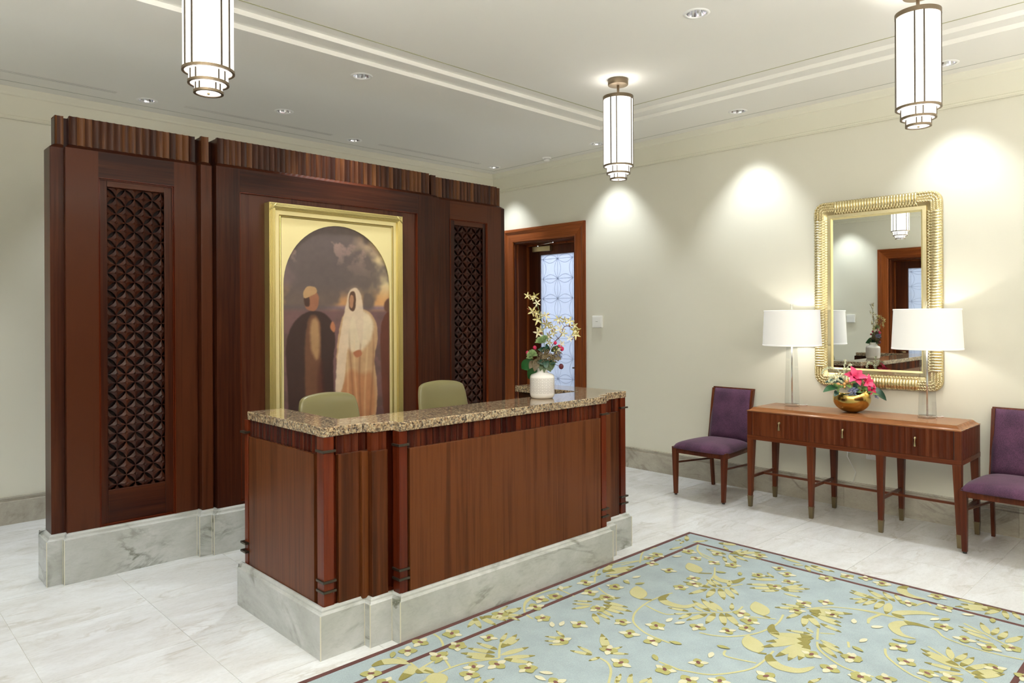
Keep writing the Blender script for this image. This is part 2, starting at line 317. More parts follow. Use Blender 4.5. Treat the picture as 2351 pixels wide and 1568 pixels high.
def glassmat():
    m = bpy.data.materials.new('frosted_glass'); m.use_nodes = True; nt = m.node_tree; N = nt.nodes; L = nt.links
    b = N['Principled BSDF']; b.inputs['Base Color'].default_value = (.74,.77,.84,1); b.inputs['Roughness'].default_value = .25
    tr = N.new('ShaderNodeBsdfTranslucent'); tr.inputs[0].default_value = (.80,.84,.93,1)
    tp = N.new('ShaderNodeBsdfTransparent'); tp.inputs[0].default_value = (.90,.92,.96,1)
    m1 = N.new('ShaderNodeMixShader'); m1.inputs[0].default_value = .55; L.new(b.outputs[0], m1.inputs[1]); L.new(tr.outputs[0], m1.inputs[2])
    m2 = N.new('ShaderNodeMixShader'); m2.inputs[0].default_value = .28; L.new(m1.outputs[0], m2.inputs[1]); L.new(tp.outputs[0], m2.inputs[2])
    L.new(m2.outputs[0], N['Material Output'].inputs[0]); return m
M['frost'] = glassmat()
M['etch'] = M['frost'].copy(); M['etch'].name = 'etched_line'
for n_ in M['etch'].node_tree.nodes:
    if n_.type == 'BSDF_TRANSLUCENT': n_.inputs[0].default_value = (.50,.54,.62,1)
    if n_.type == 'BSDF_TRANSPARENT': n_.inputs[0].default_value = (.62,.66,.72,1)
RUG_LEAVES=[(2261,2473,2169,2615),(2286,2500,2226,2631),(2317,2517,2294,2644),(2380,2566,2473,2617),(2341,2518,2499,2572),(2367,2517,2472,2526),(2289,2468,2441,2432),(2280,2436,2403,2350),(2247,2458,2163,2568),(2274,2430,2345,2305),(2484,2859,2372,2805),(2474,2868,2415,2748),(2507,2865,2495,2718),(2520,2853,2621,2716),(2615,2819,2745,2791),(2604,2807,2679,2711),(2637,2843,2709,2859),(2549,2839,2572,2721),(2033,2359,2087,2376),(2059,2333,2122,2327),(2096,2640,2133,2674),(2644,2383,2670,2463),(2630,2371,2582,2458),(2610,2353,2544,2424),(2596,2329,2529,2382),(3130,2528,3163,2384),(3095,2505,3131,2333),(3064,2485,3075,2345),(3036,2478,3005,2358),(2987,2458,2967,2352),(2965,2466,2880,2356),(3086,2571,3020,2651),(3054,2545,2983,2629),(3033,2538,2927,2585),(3110,2591,3240,2494),(3354,2124,3316,2230),(3402,2063,3420,2142),(3432,2040,3496,2189),(3457,2015,3552,2168),(3484,1995,3559,2120),(3527,1967,3620,2016),(3340,2097,3225,2105),(3395,2036,3243,2067),(3432,2013,3279,1975),(3457,1989,3329,1895),(3474,1972,3369,1837),(3302,2127,3268,2161),(3740,2218,3704,2385),(3767,2200,3837,2305),(3797,2178,3856,2286),(3824,2151,3913,2196),(3704,2221,3560,2254),(3740,2194,3584,2154),(3767,2176,3631,2070),(3788,2154,3681,2036),(3820,2139,3748,2046),(2683,2146,2805,2278),(2695,2155,2785,2234),(2688,2141,2765,2119),(2665,2132,2726,2052),(2606,2128,2541,2141),(2610,2176,2617,2275),(2598,2166,2557,2269),(2449,1907,2520,1962),(2490,1867,2575,1931),(2546,1811,2621,1853),(4237,1494,4243,1625),(4243,1488,4278,1630),(4262,1455,4252,1555),(4263,1425,4354,1564),(4278,1395,4385,1493),(4293,1366,4392,1432),(4208,1515,4141,1586),(4211,1513,4095,1539),(4236,1474,4099,1500),(4245,1442,4086,1435),(4241,1410,4067,1369),(4101,904,4133,1035),(4151,946,4172,1060),(4172,926,4302,992),(4172,913,4296,911),(4138,878,4277,870),(4124,848,4266,804),(4067,881,4058,957),(3697,936,3760,1112),(3678,925,3719,1094),(3647,917,3627,1058),(3744,978,3874,1027),(3730,962,3866,945),(3701,931,3842,912),(3681,908,3822,842),(3657,880,3808,783),(3629,862,3758,776),(3626,901,3560,1003),(4576,960,4435,1004),(4564,944,4444,903),(4575,907,4482,853),(4564,971,4502,1131),(4548,1002,4439,1144),(4525,997,4434,1100),(4565,1040,4568,1184),(4329,2451,4339,2609),(4343,2437,4220,2321),(4280,2445,4193,2374),(4343,2410,4309,2285),(4360,2447,4539,2312),(4379,2401,4403,2243),(4396,2439,4507,2428),(4433,2403,4516,2391),(4410,2482,4479,2558),(4033,1971,3937,2098),(3998,1942,3893,2056),(3982,1917,3893,1984),(4134,2002,4026,2120),(4148,2033,4205,2104),(4000,1920,4162,1861),(4022,1919,4128,1803),(3998,1901,4055,1813),(3956,1881,3964,1784),(4147,2057,4118,2155),(4125,1967,4191,1891),(3818,1676,3941,1494),(3809,1667,3856,1508),(3788,1653,3788,1492),(3704,1566,3672,1446),(3782,1624,3741,1473),(3843,1687,3921,1574),(3764,1694,3638,1715),(3746,1660,3604,1608),(3765,1658,3647,1542),(3845,1704,3802,1820),(3814,1716,3732,1824),(3517,1516,3233,1649),(3500,1518,3308,1662),(3521,1527,3411,1688),(3472,1515,3194,1558),(3362,1523,3199,1500),(3425,1504,3239,1468),(3516,1487,3490,1384),(3471,1473,3383,1353),(3492,1467,3443,1348),(3546,1548,3503,1652),(3567,1542,3598,1590),(4406,2780,4429,2898),(4402,2754,4508,2695),(4392,2794,4508,2868),(4377,2809,4302,2792),(4382,2835,4343,2858),(4271,2749,4144,2773),(4514,2030,4533,2168),(4493,2002,4453,2053),(4501,1993,4403,1920),(4523,1972,4509,1815),(4497,1973,4450,1862),(3506,2815,3715,2748),(3476,2791,3656,2722),(3481,2812,3648,2873),(3457,2810,3364,2822),(3446,2767,3514,2700),(2634,2782,2736,2784),(2615,2762,2622,2676),(2646,2812,2553,2782),(2474,1928,2550,1962),(2508,1894,2585,1927),(2543,1860,2609,1849),(3064,1349,3143,1325),(3075,2832,3178,2802)]
RUG_CURLS=[[(1797,2799),(1854,2797),(1900,2764),(1933,2698)],[(1813,2605),(1873,2628),(1913,2652),(1924,2685)],[(1904,2608),(1947,2603),(1958,2556)],[(4047,1156),(4042,1223),(4000,1277),(3928,1285),(3860,1232),(3859,1164)],[(4083,1285),(4095,1325),(4143,1318),(4227,1235),(4241,1169)],[(4571,1414),(4534,1434),(4461,1411),(4429,1351),(4438,1282)],[(3479,2334),(3397,2323),(3365,2253),(3391,2170),(3487,2147)],[(4024,2156),(3924,2165),(3890,2210),(3893,2263),(3938,2309)],[(3520,1731),(3451,1703),(3412,1634),(3453,1579),(3548,1538)],[(3199,1586),(3153,1566),(3114,1501),(3142,1424),(3226,1391)],[(4512,2614),(4536,2560),(4559,2507)],[(4853,2692),(4789,2687),(4770,2723)]]
RUG_PADDLES=[[(3451,2536),(3304,2408),(3342,2355)],[(3731,1936),(3586,1815),(3584,1777)],[(3311,1762),(3171,1635),(3190,1600)],[(4013,2540),(3896,2397),(3948,2334)],[(1912,2438),(1960,2553),(1947,2603)]]
RUG_VINES=[[(1813,2605),(2053,2648)],[(1865,2524),(1966,2537),(2105,2529),(2265,2451)],[(2204,2869),(2196,2811),(2168,2749),(2135,2708)],[(2922,2856),(2798,2812),(2711,2725),(2686,2644)],[(1929,2792),(1942,2711),(1930,2624)],[(2088,2648),(2047,2542)],[(2265,2451),(2362,2547),(2473,2617)],[(4374,2691),(4279,2640),(4198,2553),(4167,2478)],[(4060,2380),(3936,2311),(3813,2275),(3746,2254)],[(3720,2238),(3799,2170),(3921,2114)],[(3275,2158),(3396,2056),(3522,1950),(3620,1952)],[(3674,1748),(3534,1718),(3368,1738),(3247,1804),(3189,1876),(3166,1944)],[(3836,1694),(3951,1617),(4023,1492),(4052,1332)],[(3523,1861),(3592,1751)],[(3243,1591),(3101,1577),(2987,1588),(2840,1672),(2786,1761),(2762,1821)],[(3485,1488),(3404,1440),(3325,1319),(3314,1230)],[(3591,1518),(3632,1463)],[(3640,1549),(3506,1497)],[(3085,1754),(3035,1721),(3073,1592)],[(3592,1383),(3533,1356)],[(4058,1387),(3947,1411),(3881,1392)],[(3513,2331),(3338,2352),(3163,2325),(3056,2271),(3004,2209),(2966,2113),(2962,1980)],[(3255,2333),(3235,2241),(3236,2186),(3264,2158)],[(3271,2680),(3231,2593),(3225,2508)],[(2600,2123),(2591,2072),(2543,2013),(2448,1951)],[(2767,1910),(2769,1801)],[(4006,1535),(4047,1454),(4064,1329),(4047,1218),(4047,1132),(3974,1063),(3950,931),(3958,829),(3977,749)],[(3644,1232),(3558,1190),(3468,1074),(3442,978)],[(4231,1050),(4090,826)],[(3815,1096),(3649,861),(3613,811)],[(4047,1386),(3949,1404),(3880,1394)],[(3315,1272),(3309,1221),(3324,1170)],[(4290,1298),(4389,1271),(4353,1235)],[(2718,2740),(2850,2846),(3065,2841),(3073,2693)],[(3312,2744),(3549,2885),(3821,2791)],[(3791,2760),(3987,2875),(4129,2866)],[(4372,2693),(4253,2612),(4189,2457)],[(3672,2821),(3869,2773)]]
RUG_FLOWERS=[(4202,2659),(4118,2552),(4129,2424),(4170,2321),(3793,2368),(3716,2316),(3613,2343),(4323,2083),(4261,2002),(4120,2118),(4018,1961),(4148,1940),(4363,1803),(4488,1732),(4529,1640),(4512,1541),(3893,1736),(3996,1657),(3772,1722),(3852,1564),(3527,1910),(3473,1835),(3215,1983),(3281,1854),(3380,1805),(2884,1777),(3332,1450),(3431,1306),(3258,1335),(2988,1502),(3280,1210),(2716,1722),(2805,1623),(4468,2286),(4294,2499),(3275,2781),(3346,2612),(3174,2663),(2996,2768),(3186,2559),(3034,2491),(3903,2770),(3994,2772),(3830,2693),(3803,2549),(2987,2767),(2899,2794),(2804,2741),(2728,2611),(2604,2807),(2370,2640),(2269,2804),(2098,2837),(2000,2805),(2203,2678),(2214,2411),(2123,2468),(2290,2288),(2065,2429),(1756,2742),(1756,2630),(2608,2367),(2074,2662),(3186,2546),(3029,2485),(3348,2620),(2986,2289),(2904,2180),(2917,2052),(3074,2139),(2691,2143),(2630,2024),(2720,1848),(2806,2428),(4510,1540),(4520,1253),(4371,1176),(4303,1335),(4105,1111),(4020,995),(4004,889),(4073,811),(3701,1192),(3569,1115),(3520,1015),(3542,925),(3431,1306),(3275,1209),(3342,1125)]
RUG_BUDS=[(4003,2303),(4063,2209),(3105,1776),(2992,1776),(3852,1453),(3865,1344),(3655,1336),(3542,1319),(4063,2660),(3862,1344),(4368,953),(4363,1062),(4175,1168),(4209,1129),(3776,1212),(3802,1164),(3455,2615),(3492,2544),(3184,2132),(2980,1962),(3191,2074),(2784,1943),(1927,2823),(2046,2626),(2750,2496),(2706,2525),(2266,2186),(2319,2201),(3464,2620),(3106,2825),(3566,2622)]
# ------------------------------------------------------------------ room shell
XR, XL, YF, YB, ZC = 6.178, -.2, 6.76, -1.9, 3.41
def struct(name, mb, mat, parent=None, **k):
    o = obj(name, mb, mat, parent, **k); o['kind'] = 'structure'; return o
fl = struct('floor', MB().box(XL-.2, XR+.25, YB-.2, YF+.2, -.1, -.0025), M['grout'])
P = .631; tm = None; GX0, GY0 = .69-2*P, 1.16-5*P
for i in range(-1, 12):
    for j in range(0, 14):
        x0, x1 = max(GX0+i*P, XL), min(GX0+(i+1)*P, XR); y0, y1 = max(GY0+j*P, YB), min(GY0+(j+1)*P, YF)
        if x1-x0 < .02 or y1-y0 < .02: continue
        full = abs((x1-x0)-P) < 1e-6 and abs((y1-y0)-P) < 1e-6
        g = .0012; cx, cy = (x0+x1)/2, (y0+y1)/2
        if full and tm: me = tm
        else:
            me = MB().box(x0+g-cx, x1-g-cx, y0+g-cy, y1-g-cy, -.012, 0).mesh('floor_tile'); me.materials.append(M['tile'])
            if full: tm = me
        o = bpy.data.objects.new('floor_tile', me); C.objects.link(o); o.parent = fl; o.location = (cx, cy, 0)
T = .3
DY0, DY1, DZ = 5.38, 6.38, 2.52         # door opening, right wall
EY0, EY1 = 3.16, 4.16                   # door opening, left wall
struct('wall_right', MB().box(XR, XR+T, YB-T, DY0, 0, 3.6).box(XR, XR+T, DY1, YF+T, 0, 3.6).box(XR, XR+T, DY0, DY1, DZ, 3.6), M['wall'])
struct('wall_left', MB().box(XL-T, XL, YB-T, EY0, 0, 3.6).box(XL-T, XL, EY1, YF+T, 0, 3.6).box(XL-T, XL, EY0, EY1, DZ, 3.6), M['wall'])
struct('wall_far', MB().box(XL, XR, YF, YF+T, 0, 3.6), M['wall'])
struct('wall_near', MB().box(XL, XR, YB-T, YB, 0, 3.6), M['woodz'])  # unseen wall; dark finish chosen to cut its reflection in the partition
# ceiling: soffit ring, step ring, raised centre
RX0, RX1, RY0, RY1 = .52, 5.44, .42, 4.407
SX0, SX1, SY0, SY1 = .64, 5.315, .54, 4.262
def ring(x0, x1, y0, y1, a0, a1, b0, b1, z0, z1):
    o = [(x0,y0),(x1,y0),(x1,y1),(x0,y1)]; q = [(a0,b0),(a1,b0),(a1,b1),(a0,b1)]
    vs = [(x,y,z0) for x,y in o+q]+[(x,y,z1) for x,y in o+q]; fs = []
    for i in range(4):
        j = (i+1) % 4
        fs += [(i,i+4,j+4,j), (8+i,8+j,12+j,12+i), (i,j,8+j,8+i), (4+i,12+i,12+j,4+j)]
    return MB().add(vs, fs)
DL = [(1.944,6.373),(3.905,6.37),(5.843,6.374),(2.917,5.897),(2.913,4.64),(5.84,3.174),(5.844,4.775),(5.83,1.54),(.35,5.65),(5.84,-.06),(.16,3.17),(.16,4.775),(.16,1.54)]  # the one in the corner left of the partition is added to brighten that wall
DLC = [(3.898,2.393),(1.9,2.393),(2.9,1.1),(3.898,.9)]
VENTS = [(.2,1.70,6.30),(2.23,3.64,6.32),(4.19,5.60,6.33)]
cut = MB()
for x, y in DL: cut.lathe([(.062,3.36),(.062,3.60)], 24, (x,y,0))
for x0, x1, y in VENTS:
    for k in range(3): cut.box(x0, x1, y+k*.020-.004, y+k*.020+.004, 3.36, 3.47)
cut2 = MB()
for x, y in DLC: cut2.lathe([(.062,3.40),(.062,3.68)], 24, (x,y,0))
def carve(o, mb):
    c = obj('cutter', mb, None); m = o.modifiers.new('holes', 'BOOLEAN'); m.object = c; m.solver = 'EXACT'; m.use_self = False
    bpy.context.view_layer.update()
    me = bpy.data.meshes.new_from_object(o.evaluated_get(bpy.context.evaluated_depsgraph_get()))
    o.modifiers.clear(); o.data = me; bpy.data.objects.remove(c)
ce = struct('ceiling', ring(XL, XR, YB, YF, RX0, RX1, RY0, RY1, ZC, ZC+.16), M['ceil']); carve(ce, cut)
struct('trim_1', ring(RX0-.1, RX1+.1, RY0-.1, RY1+.1, SX0, SX1, SY0, SY1, 3.441, 3.560), M['ceil'])
c2 = struct('ceiling', MB().box(SX0-.1, SX1+.1, SY0-.1, SY1+.1, 3.472, 3.70), M['ceil']); carve(c2, cut2)
struct('shadow_gap_strip', ring(SX0+.13, SX1-.126, SY0+.13, SY1-.120, SX0+.138, SX1-.134, SY0+.138, SY1-.128, 3.4700, 3.474), M['olive'])  # olive strip standing for the shadow gap round the raised centre
struct('groove_shade_strip', ring(XL+.2, XR-.174, YB+.2, YF-.205, XL+.206, XR-.180, YB+.206, YF-.211, 3.4085, 3.412), M['greyline'])  # slightly proud grey strip, painting in the dark line of a narrow groove
# cornice running round the room
cp = [(0,3.166),(.036,3.166),(.036,3.172),(.030,3.178),(.030,3.192),(.018,3.198),(.018,3.348),(.022,3.352),(.030,3.356),(.034,3.372),(.055,3.40),(.060,3.41),(0,3.41)]
struct('trim_4', MB().sweep([(XR,YF),(XR,YB),(XL,YB),(XL,YF)], cp, closed=True), M['crown'])
# baseboards: stone slabs with a moulded cap
bp_ = [(.0,0),(.015,0),(.015,.176),(.010,.180),(.007,.186),(.0075,.198),(.012,.202),(.016,.204),(.016,.215),(0,.215)]
def baseboard(name, a, b, seams):
    r = bpy.data.objects.new(name, None); C.objects.link(r); r['kind'] = 'structure'
    a, b = Vector(a), Vector(b); L = (b-a).length; d = (b-a)/L
    ts = [0]+[t for t in seams if 0 < t < L]+[L]
    for t0, t1 in zip(ts, ts[1:]):
        p, q = a+d*(t0+.0006), a+d*(t1-.0006)
        obj('stone_slab', MB().sweep([tuple(p), tuple(q)], bp_), M['bstone'], r)
baseboard('baseboard_right', (XR, DY0-.165), (XR, YB), [.375+1.22*k-.0 for k in range(8)][0:0]+[DY0-.165-2.402+1.22*k for k in (-2,-1,0,1,2,3)])
baseboard('baseboard_right', (XR, YF), (XR, DY1+.145), [])
baseboard('baseboard_far', (XL, YF), (XR, YF), [.62+1.22*k for k in range(6)])
baseboard('baseboard_left', (XL, EY1+.16), (XL, YF), [1.2])
baseboard('baseboard_left', (XL, YB), (XL, EY0-.16), [1.22*k for k in range(1,5)])
# ------------------------------------------------------------------ doors
def door(n, loc, rz, y0, y1, etched=True):
    r = bpy.data.objects.new('door_%d' % n, None); C.objects.link(r); r['kind'] = 'structure'; r.location = loc; r.rotation_euler = (0,0,rz)
    W = (y1-y0)/2; H = DZ
    # casing: profile swept up, over and down; built as three mitred boards
    def board(pts, prof, nm, mat):
        obj(nm, MB().add(*casing(pts, prof)), mat, r, bev=.0015)
    def casing(pts, prof):
        vs = []; m = len(prof)
        for i, (y, z) in enumerate(pts):
            # offset direction in the wall plane
            if i == 0: k = (-1, 0)
            elif i == 1: k = (-1, 1)
            elif i == 2: k = (1, 1)
            else: k = (1, 0)
            for o, x in prof: vs.append((-x, y+k[0]*o, z+k[1]*o))
        fs = []
        for i in range(3):
            for q in range(m): fs.append((i*m+q, (i+1)*m+q, (i+1)*m+(q+1)%m, i*m+(q+1)%m))
        return vs, fs
    prof = [(0,.0),(0,.012),(.012,.018),(.016,.013),(.10,.013),(.125,.020),(.130,.028),(.150,.030),(.152,.024),(.162,.024),(.162,0)]
    m = len(prof); vs, fs = casing([(-W,0),(-W,H),(W,H),(W,0)], prof)
    for i, (nm, mat) in enumerate((('door_casing', M['doorw']), ('door_casing', M['doorh']), ('door_casing', M['doorw']))):
        sub = vs[i*m:(i+2)*m]; ff = [(q, m+q, m+(q+1)%m, (q+1)%m) for q in range(m)]+[tuple(range(m)), tuple(range(m, 2*m))]
        obj(nm, MB().add(sub, ff), mat, r)
    D = .235
    jm = MB().box(0, D+.06, -W-.02, -W+.018, 0, H).box(0, D+.06, W-.018, W+.02, 0, H).box(0, D+.06, -W, W, H-.018, H+.02)
    obj('door_jamb', jm, M['doord'], r)
    st = MB()
    for s in (-1, 1): st.box(D-.035, D-.003, s*(W-.018), s*(W-.04), 0, H-.018); st.box(.03,.055, s*(W-.018), s*(W-.028), 0, H-.018)
    st.box(D-.035, D-.003, -W+.018, W-.018, H-.04, H-.018)
    obj('door_stop', st, M['doorw'], r, bev=.002)
    GZ0, GZ1, GW = .42, 2.365, .28
    for s in (-1, 1): obj('door_stile', MB().box(D, D+.045, s*GW, s*(W-.02), .01, H-.02), M['doord'], r, bev=.002)
    obj('door_rail', MB().box(D, D+.045, -GW, GW, GZ1, H-.02), M['doord'], r, bev=.002)
    obj('door_rail', MB().box(D, D+.045, -GW, GW, .01, GZ0), M['doord'], r, bev=.002)
    gl = obj('glass_pane', MB().box(D+.018, D+.026, -GW, GW, GZ0, GZ1), M['frost'], r)
    et = MB(); p = .243; zt = GZ1-.055; xx = D+.0165
    def ribbon(pts, wd):
        nonlocal xx; xx -= 2e-6
        vs = []
        for i, (y, z) in enumerate(pts):
            a = pts[max(i-1,0)]; b = pts[min(i+1,len(pts)-1)]; d = Vector((b[0]-a[0], b[1]-a[1])).normalized()
            vs += [(xx, y-d.y*wd, z+d.x*wd), (xx, y+d.y*wd, z-d.x*wd)]
        et.add(vs, [(2*i, 2*i+1, 2*i+3, 2*i+2) for i in range(len(pts)-1)])
    cols = [-p, 0, p]; nr = int((zt-GZ0)/p)
    for c_ in cols: ribbon([(c_, GZ0), (c_, GZ1)], .004)
    for k in range(nr+1): ribbon([(-GW, zt-k*p), (GW, zt-k*p)], .004)
    for k in range(nr+1):
        for c_ in cols[:-1]:
            for s in (-1, 1):
                ribbon([(c_+p*t/10, zt-k*p+s*.052*math.sin(PI*t/10)) for t in range(11)], .004)
                if s < 0 or k: pass
    for k in range(nr):
        for c_ in cols:
            for s in (-1, 1):
                if abs(c_+s*.052) > GW: continue
                ribbon([(c_+s*.052*math.sin(PI*t/10), zt-k*p-p*t/10) for t in range(11)], .004)
    obj('etched_pattern', et, M['etch'], r, kind='stuff')
    # closer near the hinge side, pull handle on the other
    obj('door_closer', MB().box(D-.055, D-.002, .06, .36, 2.405, 2.470), M['brass'], r, bev=.004)
    arm = MB().tube([(D-.06,.27,2.482),(D-.12,-.05,2.492)], .006).tube([(D-.12,-.05,2.492),(D-.03,.02,2.498)], .006).lathe([(.014,2.468),(.014,2.49)], 12, (D-.045,.27,0))
    obj('closer_arm', arm, M['chrome'], r)
    h = MB().tube([(D-.002,-W+.11,1.0),(D-.055,-W+.11,1.0),(D-.055,-W+.23,1.0)], .009).lathe([(.026,0),(.026,.006)], 16)
    obj('door_handle', MB().tube([(D-.002,-W+.09,1.0),(D-.055,-W+.09,1.0),(D-.055,-W+.20,1.0)], .009, 10), M['brass'], r, smooth=True)
    return r
door(1, (XR, (DY0+DY1)/2, 0), 0, DY0, DY1)
door(2, (XL, (EY0+EY1)/2, 0), PI, EY0, EY1)
# rooms beyond the two doors
for nm, x0, x1, yc, ly in (('corridor', XR+T, 8.6, 5.88, 0), ('hallway', -2.6, XL-T, 3.66, 0)):
    y0, y1 = yc-1.3, yc+1.3
    far = x1 if nm == 'corridor' else x0-.1
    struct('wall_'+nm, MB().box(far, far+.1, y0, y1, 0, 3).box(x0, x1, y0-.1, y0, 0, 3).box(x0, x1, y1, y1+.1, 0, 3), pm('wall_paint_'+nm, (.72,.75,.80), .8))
    struct('floor_'+nm, MB().box(x0, x1, y0, y1, -.1, 0), M['tile']); struct('ceiling_'+nm, MB().box(x0, x1, y0, y1, 3, 3.1), M['ceil'])
    area(nm+'_light', ((x0+x1)/2, yc, 2.9), (0,0,0), 1.4, 1.6, 40 if nm == 'corridor' else 30, (.86,.92,1))
# ------------------------------------------------------------------ ceiling fittings
dlmesh = {}
def downlight(x, y, z, label, e=None, cone=84, group='recessed ceiling downlights'):
    t = thing('downlight', label, 'ceiling light', (x, y, z), 0, None)
    if not dlmesh:
        tr = MB().lathe([(.061,.004),(.061,-.004),(.066,-.005),(.080,-.003),(.083,.0005)], 32, caps=False); dlmesh['trim_ring'] = tr.mesh('trim_ring', True); dlmesh['trim_ring'].materials.append(M['white'])
        n = 24; vs = []
        for r_, z_ in ((.0605,.002),(.052,.045),(.036,.085)):
            for k in range(n):
                a = 2*PI*k/n; q = r_*(1-.05*(k % 2)); vs.append((q*math.cos(a), q*math.sin(a), z_))
        rf = MB().add(vs, [(i*n+k, i*n+(k+1)%n, (i+1)*n+(k+1)%n, (i+1)*n+k) for i in range(2) for k in range(n)]); dlmesh['reflector'] = rf.mesh('reflector'); dlmesh['reflector'].materials.append(M['chrome'])
        lb = MB().lathe([(.001,.086),(.036,.086),(.036,.09)], 24); dlmesh['lamp'] = lb.mesh('lamp'); dlmesh['lamp'].materials.append(M['lamp'])
    for k in ('trim_ring','reflector','lamp'):
        o = bpy.data.objects.new(k, dlmesh[k]); C.objects.link(o); o.parent = t
    if e:
        l = bpy.data.lights.new('downlight_beam', 'SPOT'); l.energy = e; l.spot_size = math.radians(cone); l.spot_blend = .72; l.shadow_soft_size = .035; l.color = (.91,.96,1)
        o = bpy.data.objects.new('downlight_beam', l); C.objects.link(o); o.location = (0,0,-.008); o.parent = t
    return t
names = ['recessed downlight above the left end of the wood partition','recessed downlight above the fluted top at the middle of the partition','recessed downlight in the ceiling corner by the door','recessed downlight between the two left ceiling vents, clear of the trim line','recessed downlight just outside the stepped ceiling tray, beside the hanging lamp at left',
 'recessed downlight near the right wall between the two right pendant lamps','recessed downlight just left of the middle pendant lamp, near the right wall','recessed downlight near the right wall, partly behind the right pendant lamp',
 'downlight added out of view to brighten the wall left of the partition','recessed downlight by the right wall near the room entrance','recessed downlight by the left wall above its door','recessed downlight by the left wall beyond its door','recessed downlight by the left wall near the entrance','recessed downlight in the far left ceiling corner']
for k, (x, y) in enumerate(DL):
    downlight(x, y, ZC, names[k], SPOT_E*{0:1.0,1:.8,2:.8,3:1.5,4:1.5,7:.95,9:.5}.get(k, 1.05))
for k, (x, y) in enumerate(DLC):
    downlight(x, y, 3.472, ['recessed downlight in the raised ceiling centre, top middle of the picture','recessed downlight in the raised ceiling over the desk','recessed downlight in the raised ceiling over the rug','recessed downlight in the raised ceiling over the rug edge'][k], SPOT_E*1.1, 54)
for k, (x0, x1, y) in enumerate(VENTS):
    v = thing('slot_vent', ['linear slot vent in the ceiling at the far left edge','longest linear slot vent, above the left half of the partition','linear slot vent above the right half of the partition'][k], 'vent', ((x0+x1)/2, y+.02, ZC), 0)
    L_ = x1-x0
    for q in range(3): obj('slot_shade', MB().box(-L_/2+.001, L_/2-.001, -.0238+q*.020, -.0162+q*.020, .0015, .03), M['dark'], v)  # dark strips laid in the cut slots, standing for the shade inside
t = thing('smoke_detector', 'small round white smoke detector on the ceiling by the right wall', 'smoke detector', (5.93, 5.58, ZC))
obj('base', MB().lathe([(.052,0),(.052,-.012),(.046,-.018)], 32), M['white'], t, smooth=True, bev=.001)
obj('sensor_head', MB().lathe([(.034,-.020),(.036,-.030),(.030,-.040),(.010,-.043)], 32), M['white'], t, smooth=True)
obj('sensor_slots', MB().lathe([(.033,-.017),(.033,-.021)], 32), M['dark'], t)
# pendants
def pendant(x, y, label):
    t = thing('pendant_lamp', label, 'pendant lamp', (x, y, 3.472))
    obj('canopy', MB().lathe([(.078,0),(.080,-.002),(.080,-.040),(.077,-.046),(.002,-.046)], 40), M['pbronze'], t, smooth=True, bev=.001)
    obj('stem', MB().tube([(0,0,-.045),(0,0,-.145)], .0095, 14), M['pbronze'], t, smooth=True)
    T_ = [(.1175,-.150,-.690),(.092,-.690,-.748),(.066,-.748,-.792)]
    c = MB().lathe([(.119,-.136),(.119,-.158),(.112,-.158),(.112,-.140),(.100,-.138),(.012,-.134),(.100,-.134),(.119,-.134)], 48, caps=False)
    for a in range(3): c.box(-.112,.112,-.006,.006,-.140,-.136) if a == 0 else c.box(-.006,.006,-.112,.112,-.140,-.136)
    cp_ = obj('top_cap', MB().lathe([(.100,-.136),(.1195,-.136),(.1195,-.162),(.114,-.162),(.114,-.142),(.100,-.142),(.100,-.136)], 48, caps=False).box(-.105,.105,-.008,.008,-.142,-.136).box(-.008,.008,-.105,.105,-.142,-.136), M['pbronze'], t)
    obj('upward_lamp', MB().lathe([(.001,-.150),(.095,-.150),(.095,-.154)], 32), M['uplamp'], t)
    for k, (r_, z1, z0) in enumerate(T_):
        d = obj('diffuser', MB().lathe([(r_-.003,z1),(r_-.003,z0+.003)], 48, caps=False).lathe([(.001,z0+.0045),(r_-.003,z0+.0045)], 48, caps=False), M['glow'] if k == 0 else M['glowb'], t, smooth=False)
        d.data.polygons.foreach_set('use_smooth', [True]*len(d.data.polygons))
        obj('ring', MB().lathe([(r_-.010,z0),(r_+.002,z0),(r_+.002,z0+.012),(r_-.003,z0+.012),(r_-.003,z0+.004),(r_-.010,z0+.004),(r_-.010,z0)], 48, caps=False), M['pbronze'], t)
        for q in range(4):
            for s in (-1, 1):
                a = PI/4*0+q*PI/2+math.radians(20)+s*math.radians(11.5)
                M_ = Matrix.Rotation(a, 4, 'Z')
                zt = z1-.012 if k == 0 else z1
                obj('mullion', MB().box(r_-.004, r_+.0015, -.0038 if k == 0 else -.0028, .0038 if k == 0 else .0028, z0+.010, zt).xf(M_), M['bronze'], t)
    obj('finial', MB().lathe([(.001,-.797),(.006,-.795),(.006,-.788)], 12), M['brass'], t, smooth=True)
    l = bpy.data.lights.new('pendant_glow', 'POINT'); l.energy = 9; l.shadow_soft_size = .1; l.color = WARM
    return t
pendant(1.34, 3.49, 'tall cylindrical pendant lamp at top left, above the desk end, its top cut off')
pendant(4.533, 3.49, 'middle pendant lamp with its whole bronze canopy in view')
pendant(4.533, 1.34, 'right-hand pendant lamp nearest the gilt mirror')
pendant(1.34, 1.34, 'pendant lamp over the near left quarter of the room')
